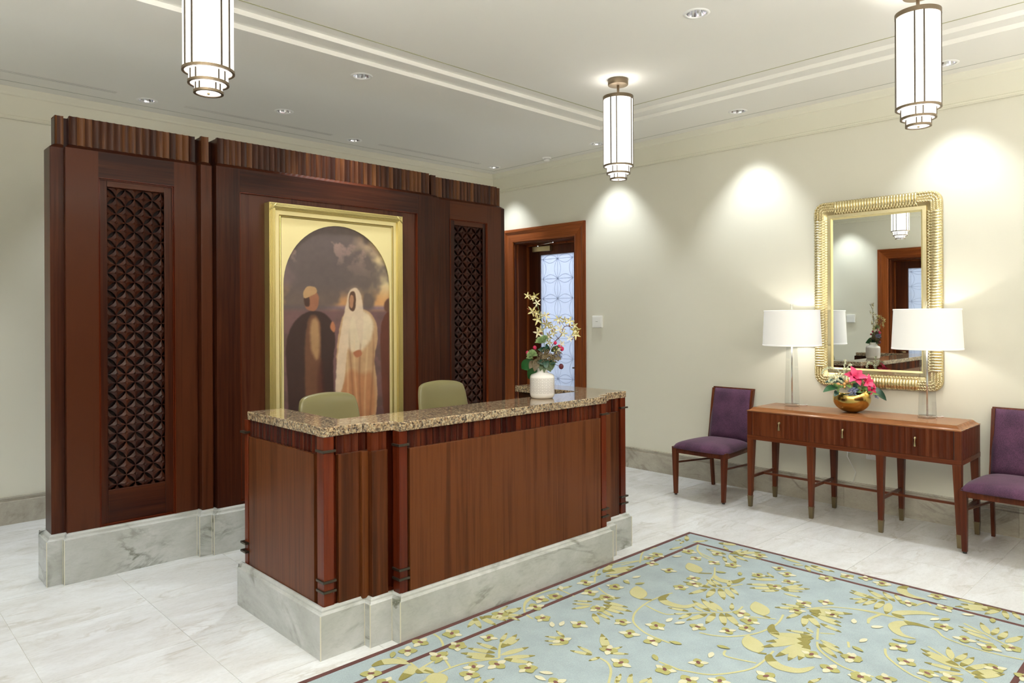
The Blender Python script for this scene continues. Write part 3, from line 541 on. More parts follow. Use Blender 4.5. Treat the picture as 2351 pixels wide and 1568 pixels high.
# wall fittings
t = thing('thermostat', 'square white thermostat cover on the wall right of the door', 'thermostat', (XR, 5.043, 1.545))
obj('cover', MB().box(-.028, 0, -.068, .068, -.066, .066), M['white'], t, bev=.006)
obj('face_plate', MB().box(-.030, -.026, -.056, .056, -.054, .054), M['white'], t, bev=.002)
obj('lettering', MB().box(-.0306, -.030, -.016, .016, -.0025, .0025), M['greyline'], t, label='tiny grey word')
t = thing('thermostat', 'square white wall cover on the opposite wall, seen in the mirror', 'thermostat', (XL, 4.75, 1.55))
obj('cover', MB().box(0, .028, -.068, .068, -.066, .066), M['white'], t, bev=.006)
for k, (yy, lb) in enumerate(((2.17,'white double wall outlet under the console drawers'),)):
    t = thing('wall_outlet', lb, 'outlet', (XR, yy, .46))
    obj('plate', MB().box(-.006, 0, -.058, .058, -.040, .040), M['white'], t, bev=.002)
    for s in (-1, 1):
        obj('socket', MB().lathe([(.019,0),(.019,.004)], 20).xf(Matrix.Translation((-.006, s*.026, 0)) @ Matrix.Rotation(-PI/2, 4, 'Y')), M['white'], t)
        obj('socket_slots', MB().box(-.0112,-.0100, s*.026-.008, s*.026-.006, -.006,.006).box(-.0112,-.0100, s*.026+.006, s*.026+.008, -.006,.006), M['dark'], t)
t = thing('power_plug', 'round white plug on the wall behind the console, under the middle drawer', 'plug', (XR, 2.36, .485))
obj('plug_body', MB().lathe([(.028,0),(.030,.02),(.024,.034)], 20).xf(Matrix.Rotation(-PI/2, 4, 'Y')), M['white'], t, smooth=True)
obj('power_cord', MB().tube([(-.034,0,0),(-.05,0,-.055),(-.03,-.06,-.18),(-.024,-.04,-.262)], .003, 6), M['white'], t, smooth=True)
# ------------------------------------------------------------------ wood partition behind the desk
CX = 2.868
def mir(x): return 2*CX-x
pt = thing('wood_partition', 'tall mahogany partition wall with fluted top, two carved grilles and a stone plinth', 'partition', (CX, 5.11, 0))
stone = [(0,0),(0,.268),(-.008,.272),(-.012,.278),(-.014,.292),(-.020,.299),(-.030,.302),(-.06,.302)]
def plinth(parent, path, prof, closed=False):
    n = len(path); prev = []
    # each face is its own slab, mitred at the corners
    dirs = []
    for i in range(n-1):
        d = (Vector(path[i+1])-Vector(path[i])).normalized(); dirs.append(Vector((d.y, -d.x)))
    def k(i):
        n0, n1 = dirs[max(i-1,0)], dirs[min(i,n-2)]; s = n0+n1; return s/(s.length_squared/2)
    for i in range(n-1):
        vs = []
        for j in (i, i+1):
            q = k(j)
            for o, z in prof: vs.append((path[j][0]+q.x*o, path[j][1]+q.y*o, z))
        m = len(prof); fs = [(q, m+q, m+q+1, q+1) for q in range(m-1)]
        obj('stone_slab', MB().add(vs, fs), M['stone'], parent, w=True)
        if 0 < i:
            q = k(i); obj('stone_joint', MB().box(path[i][0]-.002+q.x*.0006, path[i][0]+.002+q.x*.0006, path[i][1]-.002+q.y*.0006, path[i][1]+.002+q.y*.0006, 0, prof[1][1]), M['joint'], parent, w=True)
L = [(.957,5.235),(.957,5.005),(1.040,5.005),(1.040,4.968),(1.818,4.968),(1.818,4.922),(1.900,4.922),(1.900,4.886)]
plinth(pt, L+[(mir(x), y) for x, y in L[::-1]]+[(.957,5.235)], stone)
Y0 = 5.19
def pb(name, mb, mat, **k): return obj(name, mb, mat, pt, w=True, **k)
BT = 2.645
pb('carcass', MB().box(1.0, mir(1.0), 5.075, Y0-.003, .29, 2.62).box(1.02, mir(1.02), 5.075, 5.16, 2.60, 2.835), M['woodz'])
pb('back_panel', MB().box(.99, mir(.99), Y0-.004, Y0, .30, BT), M['woodz'])
for s in (0, 1):
    q = (lambda x: x) if not s else mir
    pb('end_post', MB().box(q(.987), q(1.062), 5.035, Y0, .295, BT), M['woodz'], bev=.002)
    pb('stile', MB().box(q(1.062), q(1.240), 5.0, 5.075, .295, BT), M['woodz'])
    pb('stile', MB().box(q(1.690), q(1.835), 5.0, 5.075, .295, BT), M['woodz'])
    pb('top_rail', MB().box(q(1.240), q(1.690), 5.0, 5.075, 2.482, BT), M['woodx'])
    pb('pilaster', MB().box(q(1.848), q(1.922), 4.952, 5.07, .295, BT), M['woodz'], bev=.003)
    pb('pilaster_reveal', MB().box(q(1.833), q(1.850), 5.02, 5.075, .295, BT).box(q(1.920), q(1.945), 4.985, 5.075, .295, BT), M['woodz'])
    pb('stile', MB().box(q(1.938), q(2.102), 4.920, 5.075, .295, BT), M['woodz'], bev=.0015)
    # framed carved grille
    fx = sorted((q(1.247), q(1.684))); ox = sorted((q(1.292), q(1.632)))
    if s: ox = sorted((q(1.285), q(1.628)))
    z0, z1, oz0, oz1 = .300, 2.475, .522, 2.433
    gf = pb('grille_frame', MB().box(fx[0], ox[0], 5.014, 5.075, z0, z1).box(ox[1], fx[1], 5.014, 5.075, z0, z1), M['woodz'], bev=.003)
    pb('grille_rail', MB().box(ox[0], ox[1], 5.014, 5.075, oz1, z1), M['woodx'], bev=.003)
    pb('grille_rail', MB().box(ox[0], ox[1], 5.014, 5.075, z0, oz0), M['woodx'], bev=.003)
    bd = MB()
    for a, b_ in ((.0, .004), (.007, .010)):
        x0, x1 = fx[0]-.008+a, fx[1]+.008-a
        bd.box(x0, x0+.0035, 4.996+a*.8, 5.03, z0, z1+.008-a).box(x1-.0035, x1, 4.996+a*.8, 5.03, z0, z1+.008-a).box(x0, x1, 4.996+a*.8, 5.03, z1+.0045-a, z1+.008-a).box(x0, x1, 4.996+a*.8, 5.03, z0+.004+a, z0+.0075+a)
    pb('bead_moulding', bd, M['bead'])
    # carving: concave diamonds between lens shaped openings
    p = .1075; r = p/2; g = MB(); yb, yf = 5.070, 5.024
    gx0, gx1, gz0, gz1 = ox[0], ox[1], oz0, oz1
    def arc(ax, az, bx, bz, n=5):   # concave side bulging towards the diamond's centre
        mx_, mz_ = (ax+bx)/2, (az+bz)/2; out = []
        for i in range(n):
            t = i/n; th = PI/4-t*PI/2
            L_ = math.hypot(bx-ax, bz-az); R_ = L_/math.sqrt(2)
            u = R_*math.sin(-th); h = -(R_*math.cos(th)-R_*math.cos(PI/4))*.70
            dx, dz = (bx-ax)/L_, (bz-az)/L_; nx, nz = -dz, dx
            out.append((mx_+dx*u+nx*h, mz_+dz*u+nz*h))
        return out
    ni = int((gx1-gx0)/r)+3; nj = int((gz1-gz0)/r)+3
    def clampv(x, z): return (min(max(x, gx0+.0002), gx1-.0002), min(max(z, gz0+.0002), gz1-.0002))
    for i in range(-1, ni):
        for j in range(-1, nj):
            if (i+j) % 2 == 0: continue
            cx, cz = gx0+i*r+.001, gz1-j*r-.004
            if cx < gx0-r*.9 or cx > gx1+r*.9 or cz < gz0-r*.9 or cz > gz1+r*.9: continue
            tips = [(cx+r,cz),(cx,cz-r),(cx-r,cz),(cx,cz+r)]; ol = []
            for a in range(4): ol += arc(*tips[a], *tips[(a+1)%4])
            n = len(ol); vs = []
            for x, z in ol: x, z = clampv(x, z); vs.append((x, yf+.007, z))
            for x, z in ol: x, z = clampv(x, z); vs.append((x, yb, z))
            q_ = .30
            for x, z in ol: x, z = clampv(cx+(x-cx)*q_, cz+(z-cz)*q_); vs.append((x, yf, z))
            x, z = clampv(cx, cz); vs.append((x, yf+.006, z))
            fs = []
            for a in range(n):
                b_ = (a+1) % n
                fs += [(a, b_, n+b_, n+a), (a, 2*n+a, 2*n+b_, b_), (2*n+a, 3*n, 2*n+b_)]
            g.add(vs, fs)
    gr = MB(); me = g; 
    # thin raised rims crossing at the nodes
    o = bpy.data.objects.new('carved_grille', None)
    mesh = bpy.data.meshes.new('carved_grille'); mesh.from_pydata([(v[0]-CX, v[1]-5.11, v[2]) for v in g.v], [], g.f); mesh.materials.append(M['woodz'])
    go = bpy.data.objects.new('carved_grille', mesh); C.objects.link(go); go.parent = pt
    pb('grille_backing', MB().box(ox[0], ox[1], 5.068, 5.0745, oz0, oz1), pm('shaded_backing_wood', (.016,.006,.004), .6) if s == 0 else bpy.data.materials['shaded_backing_wood'])  # shade of the carved openings is put into the backing's dark colour
pb('top_rail', MB().box(2.102, mir(2.102), 4.920, 5.07, 2.485, BT), M['woodx'])
pb('bottom_rail', MB().box(2.102, mir(2.102), 4.920, 5.07, .295, .322), M['woodx'])
pb('centre_panel', MB().box(2.102, mir(2.102), 4.946, 5.07, .322, 2.485), wood('mahogany_centre_panel', (.026,.0066,.0038,1), (.052,.0140,.0075,1), (.084,.026,.0135,1), 'z', rough=.26, coat=.5, band=9))
bd = MB(); x0, x1 = 2.102, mir(2.102)
bd.box(x0, x0+.006, 4.925, 4.95, .322, 2.485).box(x1-.006, x1, 4.925, 4.95, .322, 2.485).box(x0, x1, 4.925, 4.95, 2.479, 2.485).box(x0, x1, 4.925, 4.95, .322, .330)
pb('bead_moulding', bd, M['bead'])
# fluted cornice band: separate reeded slats above a small sloped ledge
def slat_mesh(wd, h, depth, name, mat, k=.007):
    vs = []; n = 6
    for z in (0, h):
        for i in range(n+1):
            t = -1+2*i/n; vs.append((t*wd/2, k*(1-t*t) if 1 else 0, z))
        vs += [(wd/2, depth, z), (-wd/2, depth, z)]
    m = n+3
    fs = [tuple(range(m)), tuple(range(2*m-1, m-1, -1))]+[(i, (i+1)%m, m+(i+1)%m, m+i) for i in range(m)]
    me = MB().add(vs, fs).mesh(name); me.materials.append(mat); return me
def slats(parent, base, a, b, y, z0, z1, mat, name='fluted_slat', depth=.03, pitch=.041, ax='x', face=-1):
    n = max(1, round(abs(b-a)/pitch)); wd = (b-a)/n
    key = (round(wd,5), round(z1-z0,4), mat.name)
    if key not in slat_cache: slat_cache[key] = slat_mesh(abs(wd), z1-z0, depth, name, mat)
    for i in range(n):
        o = bpy.data.objects.new(name, slat_cache[key]); C.objects.link(o); o.parent = parent
        c_ = a+(i+.5)*wd
        if ax == 'x':
            o.location = (c_-base[0], y-base[1], z0-base[2]); 
            if face > 0: o.rotation_euler = (0,0,PI)
        else:
            o.location = (y-base[0], c_-base[1], z0-base[2]); o.rotation_euler = (0,0,-PI/2 if face < 0 else PI/2)
slat_cache = {}
B0 = (CX, 5.11, 0); BZ0, BZ1 = 2.668, 2.845
segs = [(1.022,1.066,5.065),(1.090,1.838,5.032),(1.862,1.912,4.984),(1.958,mir(1.958),4.952)]
for a, b, y in segs: slats(pt, B0, a, b, y, BZ0, BZ1, M['flute'])
for a, b, y in segs[:3]: slats(pt, B0, mir(b), mir(a), y, BZ0, BZ1, M['flute'])
slats(pt, B0, 5.07, 5.16, 1.020, BZ0, BZ1, M['flute'], ax='y', face=-1, pitch=.03)
slats(pt, B0, 5.07, 5.16, mir(1.020), BZ0, BZ1, M['flute'], ax='y', face=1, pitch=.03)
# ledge under the band and reveal blocks behind the slats
for a, b, y in segs:
    for s in (0, 1):
        if s and a > 1.95: continue
        x0, x1 = (a-.034, b+.034) if a != 1.022 else (.987, 1.062)
        x0, x1 = {1.022:(.987,1.062),1.090:(1.062,1.835),1.862:(1.848,1.922),1.958:(1.938,mir(1.938))}[a]
        if s: x0, x1 = mir(x1), mir(x0)
        yf = {5.065:5.035,5.032:5.0,4.984:4.952,4.952:4.920}[y]
        ax0, ax1 = (a, b) if not s else (mir(b), mir(a))
        vs = [(x0,yf,BT),(x1,yf,BT),(x1,5.19,BT),(x0,5.19,BT),(ax0,y+.006,BZ0+.004),(ax1,y+.006,BZ0+.004),(ax1,5.16,BZ0+.004),(ax0,5.16,BZ0+.004)]
        pb('sloped_ledge', MB().add(vs, [(3,2,1,0),(4,5,6,7),(0,1,5,4),(1,2,6,5),(2,3,7,6),(3,0,4,7)]), M['woodx'])
        pb('cornice_core', MB().box(ax0+.002, ax1-.002, y+.010, 5.15, BZ0, BZ1-.003), M['woodx'])
pb('cornice_back', MB().box(1.022, mir(1.022), 5.15, 5.158, BZ0, BZ1), M['woodx'])
# ------------------------------------------------------------------ reception desk
DX = 2.863
def dm(x): return 2*DX-x
B1 = (DX, 3.45, 0)
dk = thing('reception_desk', 'U-shaped sapele reception desk with granite counter, corner posts and stone plinth', 'desk', B1)
def db(name, mb, mat, **k): return obj(name, mb, mat, dk, w=True, **k)
prof = [(0,0),(0,.207),(-.007,.211),(-.011,.218),(-.012,.226),(-.018,.232),(-.022,.235),(-.030,.235),(-.030,.215)]
L = [(1.665,3.955),(1.665,3.026),(1.903,3.026),(1.903,2.977),(2.029,2.977),(2.029,2.905)]
plinth(dk, L+[(dm(x), y) for x, y in L[::-1]]+[(dm(1.96),3.955),(dm(1.96),3.29),(1.96,3.29),(1.96,3.955),(1.665,3.955)], prof)
# toe board seen inside the plinth lip
PZ0, PZ1, FZ1, GZ0_, GZ1_ = .227, .946, 1.036, 1.036, 1.082
core = MB()
for x0, x1, y0, y1 in ((1.722,1.88,3.10,3.92),(dm(1.88),dm(1.722),3.10,3.92),(1.75,dm(1.75),3.075,3.24),(2.10,dm(2.10),2.965,3.08)):
    core.box(x0, x1, y0, y1, .10, FZ1)
db('carcass', core, M['post'])
def panel(x0, x1, y0, y1, z0=PZ0, z1=PZ1, mat=None): db('veneer_panel', MB().box(x0, x1, y0, y1, z0, z1), mat or M['deskz'], bev=.0015)
for s in (0, 1):
    q = (lambda x: x) if not s else dm
    panel(q(1.697), q(1.73), 3.142, 3.872)                     # side panel
    panel(q(1.775), q(1.895), 3.048, 3.09)                     # first front panel
    panel(q(1.895), q(1.930), 3.030, 3.09)
    panel(q(1.930), q(2.022), 2.998, 3.09)
    panel(q(1.882), q(1.888), 3.29, 3.92, .12, FZ1, M['woodz']) # inner lining
panel(2.112, dm(2.112), 2.936, 2.98)
db('inner_lining', MB().box(1.88, dm(1.88), 3.236, 3.246, .12, FZ1), M['woodx'])
tb = [(1.694,3.925),(1.694,3.055),(1.932,3.055),(1.932,3.006),(2.058,3.006),(2.058,2.934)]
tbp = tb+[(dm(x), y) for x, y in tb[::-1]]+[(dm(1.93),3.925),(dm(1.93),3.26),(1.93,3.26),(1.93,3.925)]
db('toe_board', MB().prism(tbp, .19, .2262), M['post'])
# worktop and drawers on the staff side
db('work_surface', MB().box(1.888, dm(1.888), 3.246, 3.78, .715, .745), M['woodx'], bev=.003)
# posts with bronze straps
def post(x0, x1, y0, y1, sx, sy):
    p_ = db('corner_post', MB().box(x0, x1, y0, y1, .212, FZ1), M['post'], bev=.0025)
    e = .008
    for z in (.962, .345, .298):
        db('bronze_strap', MB().box(x0-e*(1 if sx <= 0 else .5)-(.012 if sx < 0 else 0), x1+e*(1 if sx >= 0 else .5)+(.012 if sx > 0 else 0), y0-e, y1+(.015 if sy else 0), z, z+.011), M['bronze'], bev=.001)
post(1.698, 1.752, 3.050, 3.115, 0, 0); post(dm(1.752), dm(1.698), 3.050, 3.115, 1, 0)
post(1.698, 1.752, 3.888, 3.930, -1, 1); post(dm(1.752), dm(1.698), 3.888, 3.930, 1, 1)
post(2.050, 2.098, 2.938, 2.995, 0, 0); post(dm(2.098), dm(2.050), 2.938, 2.995, 1, 0)
# fluted frieze under the counter
for s in (0, 1):
    q = (lambda x: x) if not s else dm
    f_ = -1 if not s else 1
    slats(dk, B1, 3.135, 3.875, q(1.708), PZ1-.002, FZ1, M['dflute'], ax='y', face=f_, pitch=.042)
    for a, b, y in ((1.768,1.93,3.058),(1.93,2.022,3.010)):
        slats(dk, B1, min(q(a),q(b)), max(q(a),q(b)), y, PZ1-.002, FZ1, M['dflute'], pitch=.040)
slats(dk, B1, 2.104, dm(2.104), 2.948, PZ1-.002, FZ1, M['dflute'], pitch=.040)
# granite counter
cl = [(1.700,3.895),(1.700,3.118),(1.693,3.112),(1.693,3.047),(1.760,3.047),(1.764,3.051),(1.918,3.051),(1.932,3.030),(1.940,3.004),(2.040,3.004),(2.050,2.992),(2.050,2.938),(2.056,2.931),(2.100,2.931),(2.104,2.935)]
poly = cl+[(dm(x), y) for x, y in cl[::-1]]+[(3.775,3.895),(3.775,3.269),(1.904,3.269),(1.904,3.895)]
db('granite_counter', MB().prism(poly[::-1], GZ0_, GZ1_), M['granite'], bev=.004, seg=3, angle=50)
# computer-side chairs
def office_chair(x, y, rz, label):
    t = thing('office_chair', label, 'office chair', (x, y, 0), rz, 'leather chairs behind the desk')
    # backrest: padded rounded slab, leaning back (front = -y)
    n, m = 28, 22; vs = []; W_, H_ = .212, .555
    for side in (-1, 1):
        for j in range(m+1):
            for i in range(n+1):
                u, v = math.sin(PI/2*(-1+2*i/n)), .5-.5*math.cos(PI*j/m)
                wd = W_*(.94+.10*math.sin(PI*min(1,v*.9)))*(1-.045*max(0, (v-.72)/.28)**4)
                xx = u*wd; zz = .56+H_*v-(.030*abs(u)**8)*v**6 + .006*math.cos(u*PI)*v
                edge = max(0, 1-max(abs(u)**8, abs(2*v-1)**12))**.35
                yy = .21+.10*v+.035*(u*u)*-1+side*.026*edge*(1+.25*(1-u*u))
                vs.append((xx, yy, zz))
    fs = []
    q = (n+1)*(m+1)
    for j in range(m):
        for i in range(n):
            a = j*(n+1)+i; fs.append((a, a+1, a+n+2, a+n+1)); fs.append((q+a, q+a+n+1, q+a+n+2, q+a+1))
    for j in range(m): fs += [(j*(n+1), (j+1)*(n+1), q+(j+1)*(n+1), q+j*(n+1)), (j*(n+1)+n, q+j*(n+1)+n, q+(j+1)*(n+1)+n, (j+1)*(n+1)+n)]
    for i in range(n): fs += [(i, q+i, q+i+1, i+1), (m*(n+1)+i, m*(n+1)+i+1, q+m*(n+1)+i+1, q+m*(n+1)+i)]
    obj('backrest', MB().add(vs, fs), M['leather'], t, smooth=True)
    sm = MB().box(-.245,.245,-.25,.22,.43,.52); obj('seat', sm, M['leather'], t, bev=.04, seg=4, smooth=True)
    obj('seat_pan', MB().box(-.20,.20,-.20,.20,.405,.432), M['black'], t, bev=.01)
    obj('back_bracket', MB().tube([(0,.10,.41),(0,.24,.42),(0,.27,.60),(0,.30,.80)], .022, 8), M['black'], t, smooth=True)
    for s in (-1, 1): obj('armrest', MB().tube([(s*.22,.05,.42),(s*.29,.05,.45),(s*.30,.04,.64),(s*.30,-.16,.66),(s*.295,-.18,.655)], .014, 8), M['black'], t, smooth=True)
    obj('gas_column', MB().lathe([(.028,.12),(.028,.28),(.018,.28),(.018,.41)], 16), M['chrome'], t, smooth=True)
    for k in range(5):
        a = k*2*PI/5+.3; c, s = math.cos(a), math.sin(a)
        lg = obj('base_leg', MB().tube([(0,0,.13),(.16*c,.16*s,.115),(.29*c,.29*s,.085)], [.026,.02,.014], 8), M['chrome'], t, smooth=True)
        obj('caster', MB().lathe([(.028,-.022),(.030,-.015),(.030,.015),(.028,.022)], 14).xf(Matrix.Translation((.29*c,.29*s,.032)) @ Matrix.Rotation(a, 4, 'Z') @ Matrix.Rotation(PI/2, 4, 'X')), M['black'], lg)
    return t
office_chair(2.345, 3.86, math.radians(2), 'olive leather office chair at left, in front of the painting')
office_chair(3.365, 4.02, math.radians(-4), 'olive leather office chair at right, in front of the right carved grille')
# ------------------------------------------------------------------ framed painting
FX0, FX1, FZ0, FZ1_ = 2.291, 3.441, .62, 2.430
FC = ((FX0+FX1)/2, 4.90, (FZ0+FZ1_)/2)
pf = thing('framed_painting', 'tall painting with an arched top in a wide gilt frame on the wood partition', 'painting', (FC[0], 4.946, FZ0))
def fb(name, mb, mat, **k): return obj(name, mb, mat, pf, w=True, **k)
def rectframe(x0, x1, z0, z1, prof):   # prof: (inward offset, y)
    vs = []; m = len(prof)
    for cx, cz, sx, sz in ((x0,z0,1,1),(x1,z0,-1,1),(x1,z1,-1,-1),(x0,z1,1,-1)):
        for o, y in prof: vs.append((cx+sx*o, y, cz+sz*o))
    fs = [(i*m+q, ((i+1)%4)*m+q, ((i+1)%4)*m+q+1, i*m+q+1) for i in range(4) for q in range(m-1)]
    return MB().add(vs, fs)
YB_ = 4.945; yf = 4.862
pr = [(0,YB_),(0,yf+.008)]
for k in range(5):
    o0 = .002+k*.0092
    for a in range(5): th = PI*a/4; pr.append((o0+.0046-.0046*math.cos(th), yf+.004-.0040*math.sin(th)+abs(k-2)*.0022))
pr += [(.049, yf+.012),(.052, yf+.030)]
fb('reeded_moulding', rectframe(FX0, FX1, FZ0, FZ1_, pr), M['goldd'])
fb('inner_moulding', rectframe(FX0+.050, FX1-.050, FZ0+.050, FZ1_-.050, [(0,yf+.026),(.032,yf+.024),(.034,yf+.030),(.038,yf+.024),(.042,yf+.022),(.046,yf+.024),(.050,yf+.030),(.052,yf+.027)]), M['goldd'])
fb('flat_liner', rectframe(FX0+.050, FX1-.050, FZ0+.050, FZ1_-.050, [(-.001,yf+.025),(.031,yf+.0232)]), M['gold'])
for cx, cz in ((FX0,FZ1_),(FX1,FZ1_),(FX0,FZ0),(FX1,FZ0)):
    s1 = 1 if cx == FX0 else -1; s2 = -1 if cz == FZ1_ else 1
    lf = MB()
    for k in range(3): lf.tube([(cx+s1*(.004+.012*k), yf+.004, cz+s2*(.055-.014*k)), (cx+s1*(.030), yf-.002, cz+s2*(.030)), (cx+s1*(.055-.014*k), yf+.004, cz+s2*(.004+.012*k))], [.004,.007,.004], 6)
    fb('corner_leaf', lf, M['goldd'], smooth=True)
# gold spandrel with arched opening
AX0, AX1 = 2.407, 3.325; AC = (AX0+AX1)/2; AR = (AX1-AX0)/2; AZ = 2.305-AR
sx0, sx1, sz0, sz1 = FX0+.10, FX1-.10, FZ0+.10, FZ1_-.10
inner = [(AX0, FZ0+.14)]+[(AC-AR*math.cos(PI*i/32), AZ+AR*math.sin(PI*i/32)) for i in range(33)]+[(AX1, FZ0+.14)]
def outer_of(x, z):
    if z <= AZ: return (sx0 if x < AC else sx1, z if z > FZ0+.15 else sz0)
    a = math.atan2(z-AZ, x-AC); W_, H_ = (sx1-sx0)/2, sz1-AZ
    t = min(W_/max(abs(math.cos(a)),1e-6), H_/max(abs(math.sin(a)),1e-6)); return (AC+t*math.cos(a), AZ+t*math.sin(a))
ca = math.atan2(sz1-AZ, (sx1-sx0)/2)
inner = [(AX0, FZ0+.14)]+[(AC+AR*math.cos(a), AZ+AR*math.sin(a)) for a in sorted([PI-PI*i/32 for i in range(33)]+[ca, PI-ca], reverse=True)]+[(AX1, FZ0+.14)]
ys = yf+.027
vs = []; n = len(inner)
for x, z in inner:
    ox_, oz_ = outer_of(x, z); vs += [(ox_, ys, oz_), (x, ys, z), (x, ys+.012, z)]
fs = []
for i in range(n-1): fs += [(3*i, 3*i+3, 3*i+4, 3*i+1), (3*i+1, 3*i+4, 3*i+5, 3*i+2)]
sp = MB().add(vs, fs); sp.box(sx0, sx1, ys, ys+.01, sz0, FZ0+.14)
fb('gilt_spandrel', sp, M['gold'])
fb('frame_back', MB().box(FX0+.01, FX1-.01, 4.905, 4.945, FZ0+.01, FZ1_-.01), M['woodz'])
# canvas: a loosely painted dusk scene with two robed walkers (own composition), brush colours per vertex
def canvas():
    nx, nz = 210, 380; x0, x1, z0, z1 = AX0-.01, AX1+.01, FZ0+.12, 2.315
    u, v = np.meshgrid(np.linspace(0,1,nx), np.linspace(0,1,nz)); 
    rs = np.random.RandomState(3)
    def noise(f, seed):
        r_ = np.random.RandomState(seed); out = np.zeros_like(u)
        for o in range(4):
            g = r_.rand(int(f*1.9*2**o)+3, int(f*2**o)+3); gy, gx = v*(g.shape[0]-2), u*(g.shape[1]-2)
            iy, ix = gy.astype(int), gx.astype(int); fy, fx = gy-iy, gx-ix; fy = fy*fy*(3-2*fy); fx = fx*fx*(3-2*fx)
            out += (g[iy,ix]*(1-fx)*(1-fy)+g[iy,ix+1]*fx*(1-fy)+g[iy+1,ix]*(1-fx)*fy+g[iy+1,ix+1]*fx*fy)/2**o
        return out/1.875
    img = np.zeros((nz,nx,3))
    def c(*q): return np.array(q, float)
    def mixc(mask, col): 
        nonlocal img; img = img*(1-mask[...,None])+col*mask[...,None]
    def sm(a, b, t): q = np.clip((t-a)/(b-a), 0, 1); return q*q*(3-2*q)
    N1, N2, N3 = noise(4,11), noise(9,12), noise(22,13)
    # sky, horizon, ground
    img[:] = c(112,92,92); mixc(sm(.35,.95,u+.25*(N1-.5)), c(206,178,132)); mixc(sm(.80,1.0,u)*sm(.55,.75,v), c(214,196,150))
    mixc(sm(.10,.0,np.abs(v-.625-.02*(N1-.5)))*.85, c(205,150,95)); mixc(sm(.02,.0,np.abs(v-.595))*.8, c(120,100,125))
    cloud = sm(.42,.62,N1*.75+.55*np.exp(-((u-.42)/.38)**2-((v-.80)/.2)**2)); mixc(cloud*.9, c(92,80,78)); mixc(sm(.62,.78,N2)*cloud*.5*sm(.7,.95,v), c(205,165,150))
    mixc(sm(.60,.57,v), c(112,82,82)); mixc(sm(.3,.0,v), c(96,68,66)); mixc(sm(.5,.7,N2)*sm(.6,.5,v)*.35, c(72,62,52))
    def soft(poly, w_):
        P = np.array(poly, float)
        for _ in range(2): Q = np.roll(P, -1, 0); P = np.stack([P*.78+Q*.22, P*.22+Q*.78], 1).reshape(-1, 2)
        d = np.full(u.shape, 9.0); ins = np.zeros(u.shape, bool); X, Y = u, v*1.72
        P = P*np.array([1,1.72]); m = len(P)
        for i in range(m):
            a, b = P[i], P[(i+1)%m]; e = b-a; t = np.clip(((X-a[0])*e[0]+(Y-a[1])*e[1])/(e@e), 0, 1)
            d = np.minimum(d, np.hypot(X-a[0]-t*e[0], Y-a[1]-t*e[1]))
            cr = ((a[1] > Y) != (b[1] > Y)) & (X < (b[0]-a[0])*(Y-a[1])/(b[1]-a[1]+1e-12)+a[0]); ins ^= cr
        return sm(-w_, w_, np.where(ins, d, -d)+.010*(N3-.5))
    # left walker in a dark robe
    mixc(soft([(.06,.0),(.04,.30),(.03,.42),(.07,.50),(.14,.55),(.24,.585),(.36,.575),(.44,.53),(.47,.44),(.44,.34),(.46,.0)], .008), c(58,38,34))
    mixc(soft([(.20,.0),(.19,.45),(.23,.56),(.30,.565),(.34,.50),(.33,.35),(.36,.0)], .012)*.85, c(112,74,52)); mixc(soft([(.24,.40),(.24,.54),(.31,.55),(.33,.42),(.30,.33)], .02)*.8, c(178,142,100))
    mixc(soft([(.30,.0),(.30,.3),(.35,.36),(.37,.1),(.36,.0)], .02)*.7, c(74,36,30))
    mixc(soft([(.20,.585),(.19,.64),(.22,.675),(.29,.68),(.32,.65),(.315,.60),(.28,.575)], .006), c(150,98,72)); mixc(soft([(.195,.60),(.185,.64),(.20,.665),(.235,.65),(.24,.60)], .006), c(70,46,38)); mixc(soft([(.185,.635),(.18,.67),(.22,.70),(.29,.695),(.31,.67),(.27,.655)], .005), c(176,140,100))
    # right walker in a pale robe with a head cloth
    mixc(soft([(.50,.0),(.49,.20),(.47,.36),(.50,.50),(.55,.575),(.63,.60),(.78,.585),(.86,.53),(.88,.44),(.83,.34),(.87,.20),(.85,.0)], .007), c(186,150,112))
    mixc(soft([(.53,.42),(.54,.55),(.63,.59),(.76,.58),(.84,.52),(.80,.42),(.66,.36)], .02)*.9, c(222,206,178)); mixc(soft([(.50,.02),(.52,.22),(.60,.30),(.72,.26),(.83,.28),(.86,.02)], .03)*.75, c(172,112,74))
    for k, uu in enumerate((.56,.61,.66,.71,.76,.81)): mixc(np.exp(-((u-uu-.02*np.sin(v*7+k))/.010)**2)*sm(.55,.35,v)*.35, c(112,66,46) if k % 2 else c(226,196,156))
    mixc(soft([(.46,.15),(.47,.30),(.51,.46),(.56,.60),(.59,.68),(.66,.70),(.71,.67),(.735,.58),(.72,.40),(.68,.44),(.64,.57),(.60,.52),(.57,.36),(.54,.20)], .008)*.92, c(214,192,166))
    mixc(soft([(.595,.585),(.588,.64),(.61,.678),(.648,.678),(.664,.63),(.645,.575)], .006), c(88,60,46)); mixc(soft([(.598,.60),(.595,.64),(.612,.662),(.636,.655),(.640,.62),(.622,.592)], .005), c(172,124,94))
    mixc(soft([(.41,.50),(.44,.535),(.47,.50),(.455,.47)], .008), c(176,112,78)); mixc(soft([(.62,.375),(.70,.39),(.72,.36),(.66,.345)], .008), c(168,104,72))
    mixc(soft([(.93,.0),(.90,.35),(.90,.50),(.95,.57),(1.05,.60),(1.05,0)], .008), c(92,46,34)); mixc(soft([(.94,.58),(.94,.63),(1.02,.66),(1.02,.57)], .01), c(96,60,46))
    img *= (1+.10*(N3[...,None]-.5))
    img = np.clip(img/255, 0, 1); ln = np.where(img <= .04045, img/12.92, ((img+.055)/1.055)**2.4)
    X = x0+(x1-x0)*u; Z = z0+(z1-z0)*v
    vs = np.stack([X.ravel()-pf.location.x, np.full(X.size, ys+.011-4.946), Z.ravel()-FZ0], 1)
